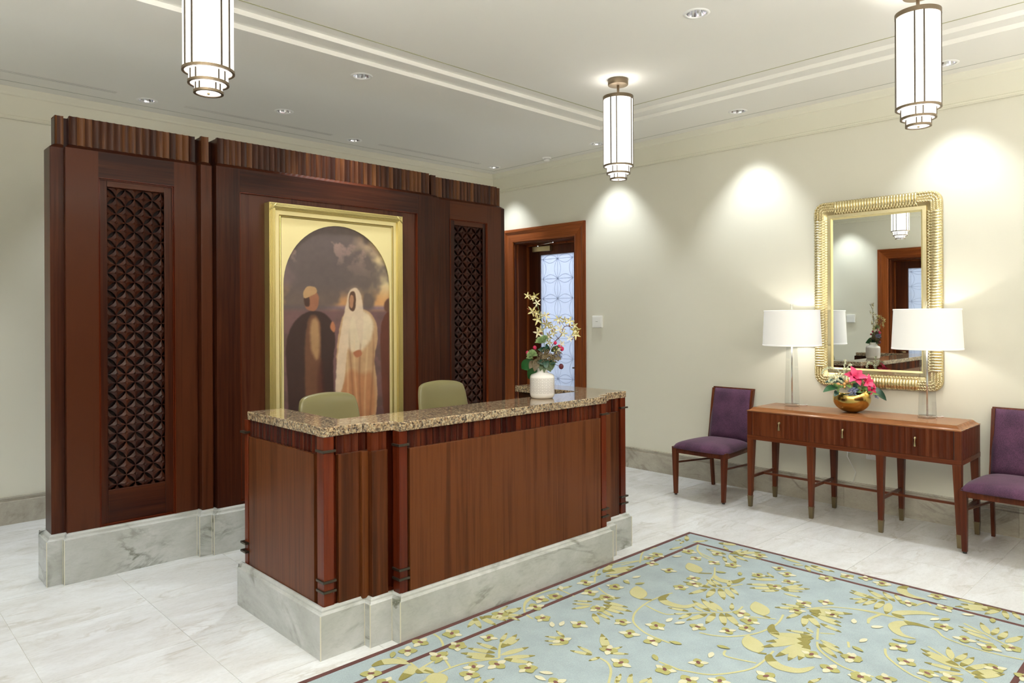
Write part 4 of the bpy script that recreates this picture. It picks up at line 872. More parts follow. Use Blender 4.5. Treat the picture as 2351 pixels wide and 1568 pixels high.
    i, j = np.meshgrid(np.arange(nx-1), np.arange(nz-1)); a = (j*nx+i).ravel()
    fs = np.stack([a, a+1, a+nx+1, a+nx], 1)
    me = bpy.data.meshes.new('canvas'); me.from_pydata(vs.tolist(), [], fs.tolist()); me.update()
    ca_ = me.color_attributes.new('paint', 'FLOAT_COLOR', 'POINT'); ca_.data.foreach_set('color', np.concatenate([ln.reshape(-1,3), np.ones((nx*nz,1))], 1).ravel().astype(np.float32))
    m, nt, b, N, L = newmat('oil_paint'); at = N.new('ShaderNodeVertexColor'); at.layer_name = 'paint'; L.new(at.outputs[0], b.inputs['Base Color'])
    b.inputs['Roughness'].default_value = .45
    me.materials.append(m); o = bpy.data.objects.new('canvas', me); C.objects.link(o); o.parent = pf; o['label'] = 'painted canvas of robed walkers at dusk'
canvas()
# ------------------------------------------------------------------ gilt mirror
MY, MZ = 2.146, 1.785; mr = thing('wall_mirror', 'large gilt mirror with ribbed frame and woven rounded corners above the console', 'mirror', (XR, MY, MZ))
HW, HH = .490, .775
def rrect(hw, hh, r, n=8):
    pts = []
    for cx, cz, a0 in ((hw-r,hh-r,0),(-hw+r,hh-r,PI/2),(-hw+r,-hh+r,PI),(hw-r,-hh+r,3*PI/2)):
        for i in range(n+1): a = a0+PI/2*i/n; pts.append((cx+r*math.cos(a), cz+r*math.sin(a)))
    return pts
def loopframe(levels, n=8):   # levels: (hw, hh, r, x)
    vs = []; L_ = None
    for hw, hh, r, x in levels:
        p_ = rrect(hw, hh, max(r,.0005), n); L_ = len(p_); vs += [(x, a, b) for a, b in p_]
    fs = [(k*L_+i, k*L_+(i+1)%L_, (k+1)*L_+(i+1)%L_, (k+1)*L_+i) for k in range(len(levels)-1) for i in range(L_)]
    return MB().add(vs, fs)
lv = [(HW,HH,.085,0),(HW,HH,.085,-.020),(HW-.006,HH-.006,.082,-.030),(HW-.03,HH-.03,.07,-.037),(HW-.07,HH-.07,.05,-.036),(HW-.100,HH-.100,.03,-.026),(HW-.112,HH-.112,.012,-.020)]
obj('frame_body', loopframe(lv), M['mgoldn'], mr)
obj('inner_band', loopframe([(HW-.111,HH-.111,.004,-.018),(HW-.111,HH-.111,.004,-.027),(HW-.138,HH-.138,.003,-.027),(HW-.138,HH-.138,.003,-.012)]), M['mgold'], mr)
obj('sight_edge', loopframe([(HW-.138,HH-.138,.003,-.016),(HW-.152,HH-.152,.003,-.010),(HW-.152,HH-.152,.003,-.005)]), M['gold'], mr)
g = .338; gh = .645
obj('glass', MB().box(-.009, -.006, -HW+.14, HW-.14, -HH+.14, HH-.14), M['mirror'], mr)
rb = MB(); pit = .0219
def rib(cy, cz, dy, dz):   # from the outer edge inwards along (dy,dz)
    pts = []; rr = []
    for t, x, r in ((0,-.024,.0070),(.010,-.034,.0095),(.035,-.040,.0100),(.060,-.0385,.0095),(.078,-.033,.0065),(.086,-.029,.003)):
        pts.append((x, cy+dy*t, cz+dz*t)); rr.append(r)
    rb.tube(pts, rr, 7)
nv = 57; z0 = -pit*(nv-1)/2
for k in range(nv):
    for s in (-1, 1): rib(s*(HW-.003), z0+k*pit, -s, 0)
nh = 29; y0 = -pit*(nh-1)/2
for k in range(nh):
    for s in (-1, 1): rib(y0+k*pit, s*(HH-.003), 0, -s)
obj('ribbed_border', rb, M['mgold'], mr, smooth=True, kind='stuff')
xs = MB()
def cross(cy, cz, dy, dz):   # little crossing fronds where the ribs end
    for s in (-1, 1): xs.tube([(-.034, cy+dy*.080+s*dz*0, cz+dz*.080), (-.031, cy+dy*.097+s*abs(dz)*.010, cz+dz*.097+s*abs(dy)*.010), (-.026, cy+dy*.108+s*abs(dz)*.013, cz+dz*.108+s*abs(dy)*.013)], [.0032,.0026,.0015], 5)
for k in range(nv):
    for s in (-1, 1): cross(s*(HW-.003), z0+k*pit, -s, 0)
for k in range(nh):
    for s in (-1, 1): cross(y0+k*pit, s*(HH-.003), 0, -s)
obj('crossed_tips', xs, M['mgold'], mr, smooth=True, kind='stuff')
wv = MB(); rs = random.Random(5)
for sy in (-1, 1):
    for sz in (-1, 1):
        # woven twigs laid round the corner in three courses
        ccy, ccz = HW-.085, HH-.085
        for c_, off in enumerate((.012, .032, .054, .074)):
            path = []; straight = .085
            ze = z0+(nv-1)*pit+.012; ye = y0+(nh-1)*pit+.012
            n = 9
            for i in range(n): path.append((HW-off, ze+(ccz-ze)*i/n))
            r = max(.085-off, .012)
            for i in range(9): a = PI/2*i/8; path.append((HW-off-r+r*math.cos(a), HH-off-r+r*math.sin(a)))
            for i in range(1, n+1): path.append((ccy+(ye-ccy)*i/n, HH-off))
            for i in range(len(path)-1):
                (a, b), (c2_, d) = path[i], path[i+1]; dv = Vector((c2_-a, d-b))
                if dv.length < .002: continue
                dv.normalize(); nv_ = Vector((-dv.y, dv.x)); s_ = 1 if (i+c_) % 2 else -1
                cy, cz = (a+c2_)/2, (b+d)/2; h = .0125
                p1 = Vector((cy, cz))-dv*h*.8-nv_*h*s_*.8; p2 = Vector((cy, cz))+dv*h*.8+nv_*h*s_*.8
                x_ = -.040+.006*abs(off-.04)/.04
                wv.tube([(x_+.004, sy*p1.x, sz*p1.y), (x_-.003, sy*cy, sz*cz), (x_+.004, sy*p2.x, sz*p2.y)], [.0022,.0038,.0020], 5)
obj('woven_corner_twigs', wv, M['mgold'], mr, smooth=True, kind='stuff')
# ------------------------------------------------------------------ console table
ct = thing('console_table', 'long walnut console table with three drawers and eight brass-tipped legs', 'console table', (5.84, 2.185, 0))
X0, X1, Y0_, Y1_ = -.240, .240, -.786, .786
obj('apron', MB().box(X0+.004, X1, Y0_+.004, Y1_-.004, .570, .800), M['furny'], ct)
obj('base_rail', MB().box(X0-.002, X1+.002, Y0_-.002, Y1_+.002, .567, .602), M['furny'], ct, bev=.002)
tp = [(-.004,.800),(-.002,.804),(0,.808),(-.010,.810),(-.022,.816),(-.031,.825),(-.035,.831),(-.040,.8325),(-.042,.836)]
m_ = len(tp); vs = []
for sx, sy in ((-1,-1),(1,-1),(1,1),(-1,1)):
    for o, z in tp: vs.append((sx*(X1+.004+o), sy*(Y1_+.004+o), z))
fs = [(i*m_+q, ((i+1)%4)*m_+q, ((i+1)%4)*m_+q+1, i*m_+q+1) for i in range(4) for q in range(m_-1)]+[(m_-1, 2*m_-1, 3*m_-1, 4*m_-1)]
obj('table_top', MB().add(vs, fs), M['ctop'], ct)
for sy in (-1, 1):
    for sx in (-1, 1): obj('corner_stile', MB().box(sx*X1-.0, sx*(X1-.05), sy*(Y1_-.046), sy*Y1_, .602, .802), M['furn'], ct, bev=.001)
dl = [(-.739,-.266),(-.262,.259),(.263,.739)]
for a, b in dl:
    n = 11; wd = (b-a)/n; pts = []
    for i in range(n):
        for t in (0,.25,.5,.75): pts.append((X0-.0035+.003*math.sin(PI*t), a+(i+t)*wd))
    pts.append((X0-.0035, b)); pts += [(X0+.02, b), (X0+.02, a)]
    d = obj('drawer', MB().prism([(x, y) for x, y in pts], .6045, .7985), M['furn'], ct)
    yc = (a+b)/2
    pl = MB().lathe([(.006,0),(.0105,.004),(.0105,.012),(.007,.016)], 16).xf(Matrix.Translation((X0-.004, yc, .728)) @ Matrix.Rotation(-PI/2, 4, 'Y'))
    pl.ell((X0-.020, yc, .728), .0095, 14, 9)
    pl.lathe([(.0035,.722),(.0055,.716),(.0055,.705),(.0085,.690),(.0092,.672),(.008,.669)], 14, (X0-.021, yc, 0))
    obj('drawer_pull', pl, M['brass'], d, smooth=True)
gp = MB()
for y in (-.741,-.264,.261,.741): gp.box(X0-.0005, X0+.01, y-.0025, y+.0025, .6035, .7995)
obj('drawer_gaps', gp, M['dark'], ct)
for s in (-1, 1):
    n = 11; a, b = X0+.04, X1-.004; wd = (b-a)/n; pts = []
    for i in range(n):
        for t in (0,.25,.5,.75): pts.append((a+(i+t)*wd, s*(Y1_-.0005+.003*math.sin(PI*t))))
    pts += [(b, s*Y1_), (b, s*(Y1_-.02)), (a, s*(Y1_-.02))]
    obj('fluted_side', MB().prism(pts, .604, .800), M['furn'], ct)
LY = [-.770, -.262, .255, .770]
for y in LY:
    for x in (-.222, .222):
        ty = y+(.012 if y < -.5 else -.012 if y > .5 else 0)
        lg = obj('leg', MB().taper((x*1.0, y, .088), .0165, .0165, (x*.985, ty, .570), .027, .027), M['furn'], ct, bev=.0015)
        obj('brass_cap', MB().taper((x, y, 0), .0135, .0135, (x, y, .090), .0178, .0178).taper((x, y, .0885), .0195, .0195, (x, y, .0925), .0195, .0195), M['cap'], lg)
    obj('cross_stretcher', MB().box(-.222, .222, y-.009, y+.009, .237, .259), M['furn'], ct, bev=.001)
obj('long_stretcher', MB().box(-.009, .009, LY[0], LY[3], .2395, .2565), M['furny'], ct, bev=.001)
# ------------------------------------------------------------------ purple chairs
def side_chair(x, y, label):
    t = thing('side_chair', label, 'chair', (x, y, 0), 0, 'purple upholstered chairs beside the console')
    # seat frame (front = -x)
    for s in (-1, 1):
        obj('front_leg', MB().taper((-.280, s*.236, .012), .0150, .0150, (-.276, s*.243, .432), .0235, .0235), M['furn'], t, bev=.0015)
        lk = MB(); sec = [(.292,.0,.016),(.270,.20,.019),(.245,.40,.022),(.262,.60,.020),(.290,.80,.015),(.312,.922,.012)]
        vs = []
        for xx, zz, h in sec:
            for a, b in ((-h,-.0115),(h,-.0115),(h,.0115),(-h,.0115)): vs.append((xx+a, s*.196+b, zz))
        fs = [(i*4+q, i*4+(q+1)%4, (i+1)*4+(q+1)%4, (i+1)*4+q) for i in range(len(sec)-1) for q in range(4)]+[(3,2,1,0), tuple(range(20,24))]
        obj('rear_leg', MB().add(vs, fs), M['furn'], t, bev=.0015)
        obj('side_rail', MB().add([(-.26,s*.250,.375),(.25,s*.205,.375),(.25,s*.182,.375),(-.26,s*.228,.375),(-.26,s*.250,.428),(.25,s*.205,.428),(.25,s*.182,.428),(-.26,s*.228,.428)], [(3,2,1,0),(4,5,6,7),(0,1,5,4),(1,2,6,5),(2,3,7,6),(3,0,4,7)]), M['furn'], t)
        obj('side_stretcher', MB().tube([(-.275,s*.236,.290),(.270,s*.196,.258)], .0095, 6), M['furn'], t)
        obj('glide', MB().lathe([(.012,0),(.013,.012)], 12, (-.280, s*.236, 0)), M['black'], t)
    obj('front_rail', MB().box(-.292, -.268, -.235, .235, .378, .428), M['furn'], t, bev=.001)
    # domed seat cushion
    n, m = 16, 16; vs = []
    for j in range(m+1):
        for i in range(n+1):
            a, b = -1+2*i/n, -1+2*j/m
            xx = -.035+a*.285-(.012*(1-b*b) if a < 0 else 0)*abs(a); wd = .272-.045*(a+1)/2-.012*max(0, a)
            yy = b*wd; cr = 1-.055*(a*a*b*b)**3; xx = -.035+(xx+.035)*cr; yy *= cr; e = max(0, (1-abs(a)**3.5))*max(0, (1-abs(b)**3.5)); vs.append((xx, yy, .428+.066*e**.42))
    q = len(vs)
    for j in range(m+1):
        for i in range(n+1): x_, y_, z_ = vs[j*(n+1)+i]; vs.append((x_*.985, y_*.985, .422))
    fs = []
    for j in range(m):
        for i in range(n): a = j*(n+1)+i; fs += [(a, a+1, a+n+2, a+n+1), (q+a, q+a+n+1, q+a+n+2, q+a+1)]
    for i in range(n): fs += [(i, q+i, q+i+1, i+1), (m*(n+1)+i, m*(n+1)+i+1, q+m*(n+1)+i+1, q+m*(n+1)+i)]
    for j in range(m): fs += [(j*(n+1), (j+1)*(n+1), q+(j+1)*(n+1), q+j*(n+1)), (j*(n+1)+n, q+j*(n+1)+n, q+(j+1)*(n+1)+n, (j+1)*(n+1)+n)]
    obj('seat', MB().add(vs, fs), M['purple'], t, smooth=True)
    # upholstered back: wooden shell with a cushion
    def backslab(z0, z1, hw0, hw1, xo, th, crown):
        n, m = 12, 12; vs = []
        for side in (0, 1):
            for j in range(m+1):
                for i in range(n+1):
                    a, v = -1+2*i/n, j/m; z = z0+(z1-z0)*v; hw = hw0+(hw1-hw0)*v
                    xb = .205+(z-.42)*.21+.02*max(0, v-.5)
                    e = (1-abs(a)**6)**.5*(1-abs(2*v-1)**10)**.5 if side == 0 else 0
                    vs.append((xb+xo+(th if side else -crown*e), a*hw, z))
        q = (n+1)*(m+1); fs = []
        for j in range(m):
            for i in range(n): a = j*(n+1)+i; fs += [(a, a+n+1, a+n+2, a+1), (q+a, q+a+1, q+a+n+2, q+a+n+1)]
        for j in range(m): fs += [(j*(n+1), q+j*(n+1), q+(j+1)*(n+1), (j+1)*(n+1)), (j*(n+1)+n, (j+1)*(n+1)+n, q+(j+1)*(n+1)+n, q+j*(n+1)+n)]
        for i in range(n): fs += [(i, i+1, q+i+1, q+i), (m*(n+1)+i, q+m*(n+1)+i, q+m*(n+1)+i+1, m*(n+1)+i+1)]
        return MB().add(vs, fs)
    obj('back_shell', backslab(.455, .932, .206, .207, .0, .020, 0), M['furn'], t)
    obj('backrest', backslab(.458, .922, .196, .197, -.002, .010, .026), M['purple'], t, smooth=True)
    return t
side_chair(5.80, 3.385, 'purple upholstered wooden chair left of the console table')
side_chair(5.80, 1.125, 'purple upholstered wooden chair right of the console, cut by the picture edge')
# ------------------------------------------------------------------ table lamps
def table_lamp(x, y, label):
    t = thing('table_lamp', label, 'table lamp', (x, y, .836), 0, 'crystal table lamps on the console')
    def octa(r0, z0, r1, z1, n=6, ph=0): return MB().lathe([(r0,z0),(r1,z1)], n).xf(Matrix.Rotation(ph, 4, 'Z'))
    obj('crystal_foot', MB().lathe([(.060,0),(.066,.004),(.066,.018),(.061,.022)], 8), M['crystal'], t)
    obj('crystal_column', MB().lathe([(.060,.022),(.0625,.030),(.046,.505),(.043,.510)], 8), M['crystal'], t)
    obj('rod', MB().tube([(0,0,.020),(0,0,.74)], .0065, 10), M['chrome'], t, smooth=True)
    sh = MB().lathe([(.233,.515),(.2345,.530),(.2215,.795),(.221,.810)], 64, caps=False)
    sh.lathe([(.231,.515),(.219,.810)], 64, caps=False)
    obj('lamp_shade', sh, M['shade'], t, smooth=True)
    for r, z in ((.2345,.517),(.2225,.805)):
        rm = MB(); rm.lathe([(r+.001,z-.006),(r+.002,z),(r+.001,z+.006),(r-.002,z+.006),(r-.002,z-.006),(r+.001,z-.006)], 64, caps=False)
        obj('shade_trim', rm, M['shade'], t, smooth=True)
    sp_ = MB()
    for k in range(3): a = k*2*PI/3+.4; sp_.tube([(0,0,.735),(.218*math.cos(a), .218*math.sin(a), .80)], .002, 5)
    obj('harp_spider', sp_, M['chrome'], t)
    obj('finial', MB().lathe([(.006,.812),(.010,.818),(.013,.855),(.014,.862),(.010,.864)], 10), M['crystal'], t)
    l = bpy.data.lights.new('bulb', 'POINT'); l.energy = 4.5; l.shadow_soft_size = .03; l.color = (1,.96,.89)
    o = bpy.data.objects.new('bulb', l); C.objects.link(o); o.parent = t; o.location = (0,0,.66)
    obj('power_cord', MB().tube([(.055,-.02,.010),(.09,-.06,.004),(.14,-.07,.004),(.168,-.05,.004)], .0028, 6), M['white'], t, smooth=True)
table_lamp(5.905, 2.724, 'crystal table lamp with lit white shade at the left end of the console')
table_lamp(5.905, 1.695, 'crystal table lamp with lit white shade at the right end of the console')
# ------------------------------------------------------------------ vase and orchid arrangement on the counter
VB = Vector((3.315, 3.169, 1.082))
t = thing('vase', 'white ceramic vase with rows of incised triangles on the granite counter', 'vase', tuple(VB))
t.rotation_euler = (0, 0, YAW-PI/2)      # local x = to the right, y = away from the viewer's side
vp = [(.060,0),(.068,.003),(.075,.012),(.0785,.028),(.0785,.130),(.0765,.142),(.068,.152),(.040,.163),(.034,.170),(.033,.190),(.036,.196),(.030,.196),(.029,.170)]
obj('vase_body', MB().lathe(vp, 56), M['ceramic'], t, smooth=True)
ln = MB(); R_ = .0787
def arcl(a0, z0, a1, z1, wd=.0009):
    vs = []; n = 4
    for i in range(n+1):
        a = a0+(a1-a0)*i/n; z = z0+(z1-z0)*i/n; da, dz = (a1-a0)*R_, z1-z0; l_ = math.hypot(da, dz); px, pz = -dz/l_*wd, da/l_*wd
        for s in (-1, 1): vs.append(((R_+.0003)*math.cos(a+s*px/R_), (R_+.0003)*math.sin(a+s*px/R_), z+s*pz))
    ln.add(vs, [(2*i, 2*i+1, 2*i+3, 2*i+2) for i in range(n)])
nt = 20
for row in range(3):
    zb = .034+row*.0335
    for k in range(nt):
        a = 2*PI*k/nt; d = 2*PI/nt
        arcl(a+.03, zb+.003, a+d*.42, zb+.020); arcl(a+d*.42, zb+.020, a+d*.84-.03, zb+.003); arcl(a+d*.84-.03, zb+.003, a+.03, zb+.003)
        arcl(a+d*.5, zb+.027, a+d*.92, zb+.009); arcl(a+d*.92, zb+.009, a+d*1.34, zb+.027); arcl(a+d*1.34, zb+.027, a+d*.5, zb+.027)
    if row: 
        for k in range(nt): arcl(2*PI*k/nt, zb-.0015, 2*PI*(k+1)/nt, zb-.0015, .0007)
obj('incised_pattern', ln, M['ceramicline'], t, kind='stuff')
fa = thing('flower_arrangement', 'tall arrangement of cream orchids, green needle heads and dark leaves in the white vase', 'flowers', tuple(VB))
fa.rotation_euler = (0, 0, YAW-PI/2)
R = random.Random(21)
def A(X, Y, y=0.0): return Vector(((X-357)/1891, y, (1440-Y)/1891))
def curve(ctrl, n=16):
    ctrl = [Vector(c) for c in ctrl]; out = []; m = len(ctrl)
    for i in range(m-1):
        p0, p1, p2, p3 = ctrl[max(i-1,0)], ctrl[i], ctrl[i+1], ctrl[min(i+2,m-1)]
        for k in range(n//(m-1)+2):
            s = k/(n//(m-1)+2); out.append(.5*((2*p1)+(p2-p0)*s+(2*p0-5*p1+4*p2-p3)*s*s+(3*p1-p0-3*p2+p3)*s**3))
    out.append(ctrl[-1]); return out
def orchid(parent, c, size, mat, R=R):
    face = Vector((R.uniform(-.7,.7), -1, R.uniform(-.4,.5))).normalized()
    u = face.cross(Vector((0,0,1))).normalized(); v = u.cross(face); a0 = R.uniform(0, 2*PI)
    mb = MB()
    for k in range(5):
        a = a0+k*2*PI/5; d = (u*math.cos(a)+v*math.sin(a)+face*.25).normalized()
        mb.petal(c+d*size*.05, c+d*size*R.uniform(.85,1.1), face, size*.15, .10, 5)
    f = obj('orchid_flower', mb, mat, parent, smooth=True)
    lip = MB().petal(c+face*size*.1, c+face*size*.25-v*size*.38, face+v*.5, size*.20, -.18, 4).ell(c+face*size*.12, size*.09, 8, 5)
    return f, lip
for nm, pts, fl in (('orchid_spray', [A(400,1000),A(385,800,.0),A(375,660),A(345,480,-.01),A(310,340,-.01),A(270,255,0),A(205,205,0)],
       [(180,205,.028),(270,205,.034),(245,235,.022),(300,290,.030),(240,395,.042),(290,410,.030),(300,490,.042),(350,430,.026),(400,450,.034),(410,550,.042),(330,620,.040),(300,655,.040),(480,590,.032),(450,560,.028)]),
      ('orchid_spray', [A(400,1000),A(450,860,-.01),A(520,750,-.02),A(580,690,-.02),A(620,585,-.02),A(690,575,-.01),A(740,640,0)],
       [(560,490,.036),(640,500,.030),(690,520,.038),(580,610,.036),(755,560,.034),(760,620,.040),(765,680,.034),(690,725,.028),(455,770,.034),(500,660,.034),(610,660,.030),(600,780,.028),(540,860,.032),(440,690,.034)])):
    sp = obj(nm, MB().tube(curve(pts, 24), .0024, 6), M['stem'] if fl[0][0] == 180 else M['stemb'], fa, smooth=True)
    lips = MB(); pedic = MB()
    for k, (X, Y, sz) in enumerate(fl):
        c = A(X, Y, R.uniform(-.03, .02)); mt = [M['orch'], M['orcho'], M['orch'], M['orchc']][k % 4]
        f, lip = orchid(sp, c, sz, mt); lips.add(lip.v, lip.f)
        near = min(curve(pts, 24), key=lambda q: (q-c).length); pedic.tube([near, (near+c)/2+Vector((0,.004,0)), c], [.0012,.0010,.0014], 5)
        e = MB(); face = Vector((R.uniform(-.5,.5), -1, .2))
        a = R.uniform(0, 6.28); d = Vector((math.cos(a), -.2, math.sin(a)))
        e.petal(c+d*sz*.3, c+d*sz*1.0, face, sz*.09, .12, 4); obj('petal_edge', e, M['orchr'], sp, smooth=True)
    obj('orchid_lips', lips, M['orchc'], sp, smooth=True, kind='stuff'); obj('flower_stalks', pedic, M['stemb'], sp, smooth=True)
def needles(c, r, n, ax, mat, name):
    mb = MB(); c = Vector(c); ax = Vector(ax).normalized()
    for i in range(n):
        z = R.uniform(-.55, 1); a = R.uniform(0, 2*PI); q = math.sqrt(1-z*z); d = Vector((q*math.cos(a), q*math.sin(a), z))
        d = (d+ax*.55).normalized(); tip = c+Vector((d.x*r*.85, d.y*r*.85, d.z*r))*R.uniform(.8,1.05)
        mb.tube([c+d*r*.12, c+d*r*.6+Vector((0,0,.004)), tip], [.0019,.0017,.0007], 3, caps=False)
    return obj(name, mb, mat, fa, kind='stuff')
for X, Y, r in ((340,775,.048),(235,930,.044),(205,960,.026),(385,730,.03)): needles(A(X, Y, -.045), r, 260, (0,-.2,.7), M['needle'], 'needle_head')
for X, Y, r in ((380,890,.038),(300,1020,.034),(500,965,.036),(430,940,.03),(545,920,.03),(355,960,.03)):
    mb = MB(); c = A(X, Y, -.015)
    for i in range(170):
        d = Vector((R.gauss(0,1), R.gauss(0,1), R.gauss(0,1))).normalized(); mb.ell(c+d*r*R.uniform(.5,1), R.uniform(.0025,.0045), 5, 4)
    obj('seed_cluster', mb, M['blue'] if X == 545 else M['clump'], fa, kind='stuff')
for X, Y, tx, ty, wd, mat in ((330,1040,190,1210,.040,'leafg'),(250,980,110,1090,.036,'leafg'),(410,1000,455,1120,.026,'leafm'),(380,1010,378,1130,.014,'leafm'),(300,960,260,1115,.024,'leafo'),(260,990,200,1080,.022,'leafo'),(470,1000,470,1100,.020,'leafm'),
     (430,900,345,970,.020,'leafo'),(480,860,560,820,.016,'leafm'),(500,900,590,890,.014,'leafo'),(420,860,300,850,.018,'leafd'),(430,880,400,780,.016,'leafd'),(470,930,585,970,.018,'leafo'),(360,1000,330,1110,.016,'leafm'),(470,880,540,800,.014,'leafm'),(420,1010,290,1000,.022,'leafd'),(440,1000,520,1010,.020,'leafd'),(400,960,400,1090,.020,'leafd')):
    obj('leaf', MB().petal(A(X,Y,-.01), A(tx,ty,-.045 if mat != 'leafg' else .03), (0,-1,.15), wd, .10, 6), M[mat], fa, smooth=True)
for X, Y, r, mat in ((595,845,.0135,'magenta'),(560,815,.010,'magenta'),(515,775,.011,'magenta'),(180,890,.011,'magenta'),(268,830,.012,'magenta'),(430,830,.009,'wine'),(585,1058,.016,'wine')):
    b_ = obj('bud', MB().ell(A(X,Y,-.02), (r, r, r*1.15), 12, 8), M[mat], fa, smooth=True)
    obj('bud_stalk', MB().tube([A(X,Y,-.02), A((X+400)/2,(Y+1000)/2,-.01), A(400,1050,0)], .0013, 5), M['stemb'], b_)
obj('stem_bundle', MB().tube([A(380,1000,0), A(362,1100,0), (0,0,.12)], [.02,.022,.018], 8), M['leafd'], fa)
# ------------------------------------------------------------------ gold bowl and lily arrangement on the console
BB = Vector((5.868, 2.222, .836))
t = thing('bowl', 'round gold bowl with a wavy dipped rim on the middle of the console', 'bowl', tuple(BB)); t.rotation_euler = (0,0,YAW-PI/2-.0)
n = 56; vs = []; prof = []
for i in range(15):
    th = -PI/2+.22+(PI*.80)*i/14; prof.append((.139*math.cos(th), .106+.110*math.sin(th)))
rim = len(prof)
def wave(a): return .158+.020*math.sin(a*2+2.2)+.016*math.cos(a+.5)
for lay in (0, 1):
    for i, (r, z) in enumerate(prof):
        for k in range(n):
            a = 2*PI*k/n; zt = wave(a); z0 = prof[0][1]; s = (z-z0)/(prof[-1][1]-z0); zz = z0+s*(zt-z0)
            th = math.asin(max(-1, min(1, (zz-.106)/.110))); rr = .139*math.cos(th)-(.003 if lay else 0); vs.append((rr*math.cos(a), rr*math.sin(a), zz+(.002 if lay and i == 0 else 0)))
q = rim*n; fs = []
for i in range(rim-1):
    for k in range(n):
        a, b_ = i*n+k, i*n+(k+1)%n; fs += [(a, b_, b_+n, a+n), (q+a, q+a+n, q+b_+n, q+b_)]
for k in range(n): a, b_ = (rim-1)*n+k, (rim-1)*n+(k+1)%n; fs.append((a, b_, q+b_, q+a))
fs += [tuple(range(n-1,-1,-1)), tuple(range(q, q+n))]
zmin = min(v[2] for v in vs); vs = [(v[0], v[1], v[2]-zmin) for v in vs]
obj('bowl_body', MB().add(vs, fs), M['bowlgold'], t, smooth=True)
la = thing('flower_arrangement', 'low arrangement of magenta lilies, cream sprays and berries in the gold bowl', 'flowers', tuple(BB)); la.rotation_euler = (0,0,YAW-PI/2)
def G(X, Y, y=0.0): return Vector(((X-935)/2839, y, (1345-Y)/2839))
def lily(cx, cy, rad, face, mats, n=6, a0=.3, y=-.03):
    c = G(cx, cy, y); face = Vector(face).normalized(); u = face.cross(Vector((0,0,1))).normalized(); v = u.cross(face)
    f0 = None
    for k in range(n):
        a = a0+k*2*PI/n; d = (u*math.cos(a)+v*math.sin(a)+face*(.45 if k % 2 else .2)).normalized()
        f = obj('petal', MB().petal(c, c+d*rad*(1 if k % 2 else .9), face, rad*.26, .14, 7), M[mats[k % len(mats)]], la, smooth=True)
    st = MB()
    for k in range(6): a = k*PI/3; st.tube([c, c+face*rad*.35+(u*math.cos(a)+v*math.sin(a))*rad*.12], .0010, 4)
    obj('stamens', st, M['pink'], la)
lily(965, 570, .096, (-.15,-1,.75), ('magenta','pink'), 6, .25)
lily(960, 545, .065, (-.1,-.8,1), ('pink','magenta'), 5, .9, -.025)
lily(1190, 690, .078, (.4,-1,.35), ('magenta','pink'), 6, .7, -.05)
lily(1290, 830, .050, (.5,-1,-.1), ('magenta','magenta'), 5, .2, -.06)
def lleaf(pts, wd, mat, nrm=(0,-1,.4), cup=.08):
    (X, Y, y0), (tx, ty, y1) = pts; return obj('leaf', MB().petal(G(X,Y,y0), G(tx,ty,y1), nrm, wd, cup, 7), M[mat], la, smooth=True)
lleaf(((640,800,-.02),(205,875,-.07)), .036, 'leafg', (0,-.5,1)); lleaf(((560,860,-.04),(415,965,-.09)), .020, 'leafd', (0,-1,.5)); lleaf(((700,690,0),(330,680,.0)), .030, 'leafd', (0,-.6,1))
lleaf(((760,700,0),(560,610,-.01)), .032, 'leafd', (0,-.8,.6)); lleaf(((1290,780,-.02),(1625,1075,-.06)), .034, 'leafd', (.4,-1,.2)); lleaf(((1250,740,.02),(1400,680,.0)), .030, 'leafd'); lleaf(((1300,700,.02),(1320,650,.02)), .024, 'leafg')
for X, Y, tx, ty, wd, mat in ((940,800,1045,790,.010,'leafl'),(930,850,1055,885,.013,'leafl'),(750,720,840,790,.014,'leafl'),(820,640,920,675,.010,'leafl'),(1090,830,1200,760,.022,'leafl'),(1080,880,1300,875,.010,'leafl'),(1200,900,1430,935,.010,'leafl'),(780,990,790,900,.010,'leafl'),(1000,690,1060,760,.02,'leafm'),(900,760,1000,690,.02,'leafd'),(1070,600,1120,590,.014,'leafl'),(1000,760,900,900,.016,'leafd'),(1100,900,1210,960,.02,'leafd')):
    obj('leaf', MB().petal(G(X,Y,-.05), G(tx,ty,-.08), (0,-1,.3), wd, .10, 5), M[mat], la, smooth=True)
for ctrl, mt, dens in (([(720,600,-.02),(640,440,-.01),(470,345,0),(340,380,0),(275,460,0)],'cream',26),([(790,600,0),(775,420,.01),(800,180,.01)],'cream',26),([(800,420,0),(880,300,.0),(920,290,0)],'cream',16),
       ([(760,600,-.02),(600,520,-.03),(450,540,-.04),(350,620,-.05)],'cream',34),([(720,700,-.03),(560,600,-.04),(400,660,-.06)],'cream',22),([(740,720,-.04),(600,760,-.06),(450,700,-.07)],'leafl',20),([(740,800,-.05),(560,740,-.07),(520,860,-.08)],'leafl',16),
       ([(1000,820,-.06),(860,830,-.09),(720,980,-.10)],'blue',34),([(960,800,-.06),(820,800,-.09),(740,850,-.10)],'blue',26),([(1280,840,-.04),(1400,1000,-.07)],'blue',16),([(880,780,-.06),(880,860,-.09),(860,940,-.10)],'blue',18)):
    cv = curve([G(*c) for c in ctrl], 14); s = obj('filler_spray', MB().tube(cv, .0011, 4), M['stem'], la)
    mb = MB()
    for i in range(dens*4):
        p = cv[R.randrange(1, len(cv))]; d = Vector((R.gauss(0,1), R.gauss(0,1), R.gauss(0,1))).normalized(); L_ = R.uniform(.008,.017)
        mb.petal(p, p+d*L_, (d.y, -d.x, .5), .0042, .1, 2)
    obj('blossoms', mb, M[mt], s, kind='stuff')
